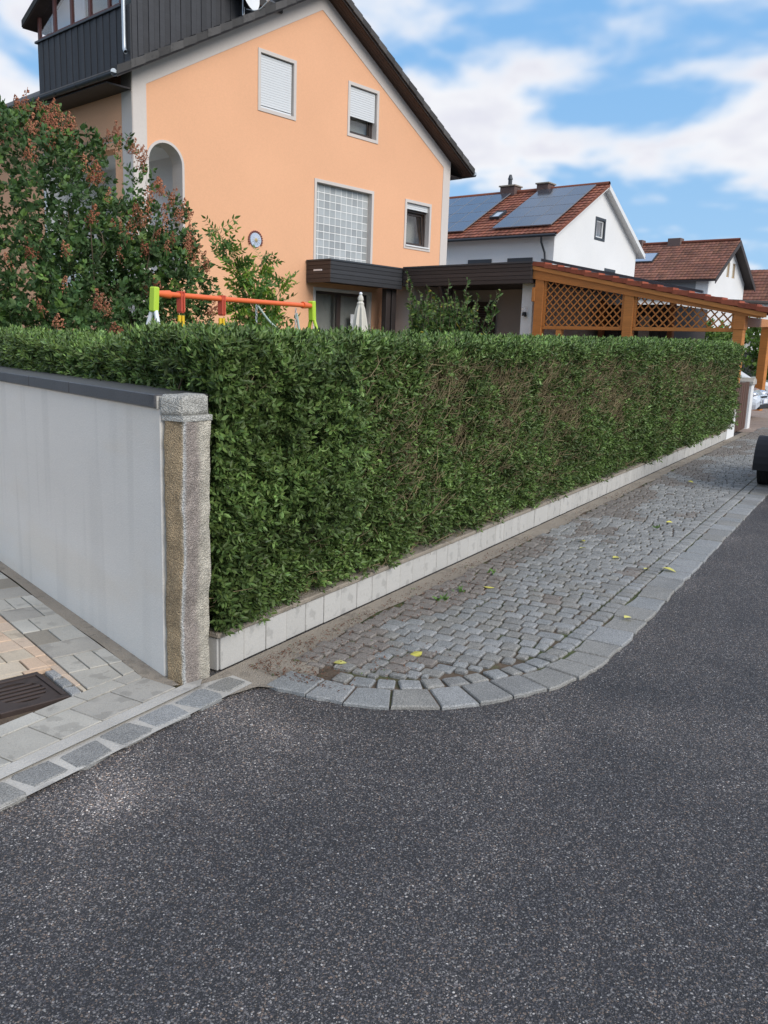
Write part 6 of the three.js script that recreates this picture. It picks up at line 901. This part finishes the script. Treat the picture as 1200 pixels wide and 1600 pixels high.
// ---------------------------------------------------------------- trailer at the edge of the road
{
  const t = thing('utility_trailer', 'trailer with black mudguard and wheel at the road edge', 'trailer', [9.05, 0, 1.405]);
  const r = 0.285; for (const s of [0, 1]) { const z = s ? 1.50 : 0; const w = mesh('wheel', new THREE.TorusGeometry(r - 0.075, 0.075, 12, 28).scale(1, 1, 1.1).translate(0, r, z).toNonIndexed(), M.rubber, t); for (const k of [-1, 0, 1]) mesh('tread', new THREE.TorusGeometry(r - 0.008, 0.010, 6, 36).translate(0, r, z + k * 0.038).toNonIndexed(), M.rubber, w); mesh('tyre_face', new THREE.CylinderGeometry(r - 0.012, r - 0.012, 0.135, 28).rotateX(Math.PI / 2).translate(0, r, z).toNonIndexed(), M.rubber, w); mesh('rim', new THREE.CylinderGeometry(0.17, 0.17, 0.145, 18).rotateX(Math.PI / 2).translate(0, r, z).toNonIndexed(), M.zinc, w);
    const o = []; for (let i = 0; i <= 14; i++) { const a = Math.PI * (-0.06 + 1.12 * i / 14); o.push([Math.cos(a) * 0.375, r + 0.0 + Math.sin(a) * 0.345]); } for (let i = 14; i >= 0; i--) { const a = Math.PI * (-0.06 + 1.12 * i / 14); o.push([Math.cos(a) * 0.350, r + Math.sin(a) * 0.320]); } mesh('mudguard', outline(o, [], 0.23, z + 0.115), M.blackPlastic, t); }
  const zb = [0.17, 1.33]; mesh('floor', box(-1.1, 0.46, zb[0], 1.3, 0.50, zb[1]), M.timberDark, t); for (const z of [zb[0], zb[1] - 0.03]) mesh('side_board', box(-1.1, 0.5, z, 1.3, 0.86, z + 0.03, 0.006), M.zinc, t); for (const x of [-1.1, 1.27]) mesh('end_board', box(x, 0.5, zb[0] + 0.03, x + 0.03, 0.86, zb[1] - 0.03, 0.006), M.zinc, t); mesh('axle', tube([[0, r, 0.08], [0, r, 1.42]], 0.03, 8, 2), M.darkMetal, t); mesh('drawbar', [bar([1.3, 0.44, 0.35], [2.3, 0.44, 0.75], 0.06, 0.06), bar([1.3, 0.44, 1.15], [2.3, 0.44, 0.75], 0.06, 0.06)], M.zinc, t); mesh('jockey_wheel', [tube([[2.1, 0.08, 0.75], [2.1, 0.75, 0.75]], 0.025, 8, 2), new THREE.CylinderGeometry(0.08, 0.08, 0.05, 14).rotateX(Math.PI / 2).translate(2.1, 0.08, 0.75).toNonIndexed()], M.darkMetal, t); for (const z of [0.24, 1.26]) mesh('tail_lamp', box(-1.15, 0.47, z - 0.06, -1.102, 0.58, z + 0.06, 0.008), std({ color: lin(0.35, 0.01, 0.01), roughness: 0.3 }), t); mesh('number_plate', box(-1.125, 0.52, 0.50, -1.102, 0.63, 1.0, 0.004), M.paper, t);
}
// ---------------------------------------------------------------- fallen leaves, litter and weeds on the cobbles
{
  const yl = [[0.72, 0.66, 0.12], [0.66, 0.62, 0.16], [0.60, 0.55, 0.10]].map((c) => new THREE.MeshPhysicalMaterial({ color: lin(...c), roughness: 0.7, side: THREE.DoubleSide, transmission: 0.15, thickness: 0 }));
  const geo = [leafGeo(0.085, 0.055, 0.3, 0.12, 0.4), leafGeo(0.08, 0.06, -0.2, 0.18, 0.38), leafGeo(0.095, 0.05, 0.4, 0.05, 0.42)]; geo.forEach((g) => { g.rotateX(-Math.PI / 2); g.translate(0, 0, 0.04); });
  const spots = [[0.66, 0.44, 'curled yellow leaf at the near end of the setts beside the concrete'], [0.98, 0.70, 'pale yellow leaf among the setts near the curved kerb'], [2.38, 0.50, 'yellow leaf on the brown littered setts'], [2.27, 1.46, 'pale leaf lying on the kerb stones beside the asphalt'], [3.9, 0.66, 'nearer of two yellow leaves lying close to the hedge side'], [4.15, 0.58, 'farther of two yellow leaves lying close to the hedge side'], [3.75, 0.98, 'single yellow leaf in the middle of the setts'], [3.55, 1.26, 'yellow leaf on the sett course along the kerb stones'], [3.62, 1.40, 'yellow leaf touching the inner edge of the kerb stones'], [5.5, 1.0, 'yellow leaf on the setts before the trailer wheel'], [8.4, 0.62, 'tiny far yellow leaf level with the trailer']];
  for (const [x, z, label] of spots) { const m = mesh('fallen_leaf', pick(geo), pick(yl)); m.position.set(x, 0.034, z); m.rotation.set(R(-0.15, 0.15), R(0, 6.28), R(-0.15, 0.15)); m.scale.setScalar(R(0.75, 1.15)); tag(m, label ?? 'small yellow fallen leaf on the setts along the hedge', 'leaf', 'yellow leaves fallen on the setts'); }
  // brown hedge litter swept into the joints, green clippings
  const fl = leafGeo(0.018, 0.007, 0.5, 0.3, 0.45); fl.rotateX(-Math.PI / 2); const list = [];
  for (let i = 0; i < 9000; i++) { const x = 0.35 + 14.5 * Math.pow(rnd(), 1.7), z = 0.10 + 1.15 * Math.pow(rnd(), 1.5), n = fbm(x * 1.1, 4, z * 2.2, 3) + 0.30 * smooth(0.9, 0.35, z) - 0.25 * smooth(0.28, 0.05, z); if (n < R(0.02, 0.34)) continue; const k = R(0.6, 1.3); list.push({ p: V(x, R(0.016, 0.034), z), d: V(R(-0.25, 0.25), 1, R(-0.25, 0.25)), roll: R(0, 6.28), s: R(0.5, 1.15), c: rnd() < 0.05 ? lin(0.09 * k, 0.15 * k, 0.03 * k) : lin(0.15 * k, 0.072 * k, 0.042 * k) }); }
  const im = new THREE.InstancedMesh(fl, std({ roughness: 1, side: THREE.DoubleSide }), list.length); im.name = 'leaf_litter'; list.forEach((q, i) => { const qq = new THREE.Quaternion().setFromUnitVectors(V(0, 1, 0), q.d.clone().normalize()); qq.multiply(new THREE.Quaternion().setFromAxisAngle(V(0, 1, 0), q.roll)); im.setMatrixAt(i, M4.compose(q.p, qq, V(q.s, q.s, q.s))); im.setColorAt(i, q.c); }); im.castShadow = im.receiveShadow = true; im.userData = { kind: 'stuff', label: 'brown hedge clippings scattered over the setts', category: 'litter' }; scene.add(im);
  const wl = tint(leafGeo(0.05, 0.02, 0.3, 0.3, 0.4), [1, 1, 1]); for (const [x, z, label, n] of [[1.95, 0.36, 'small weed tuft between concrete strip and setts', 16], [2.2, 0.37, 'low weed growing in the joint beside the concrete strip', 12], [2.75, 0.36, 'creeping weed tuft farther along the concrete strip', 12], [5.2, 0.95, 'green weed between setts far along the strip', 12]]) { const t = thing('weed', label, 'weed', [x, 0.02, z]); const l = []; for (let i = 0; i < n; i++) { const a = R(0, 6.28); l.push(place(wl, V(R(-0.05, 0.05), 0, R(-0.025, 0.025)), V(Math.cos(a), R(0.25, 1.0), Math.sin(a)), R(0, 6), R(0.5, 1))); } const g = merge(l); g.deleteAttribute('color'); stuff(mesh('leaves', g, std({ color: lin(0.10, 0.19, 0.04), roughness: 0.7, side: THREE.DoubleSide }), t)); }
}
renderer.render(scene, camera);
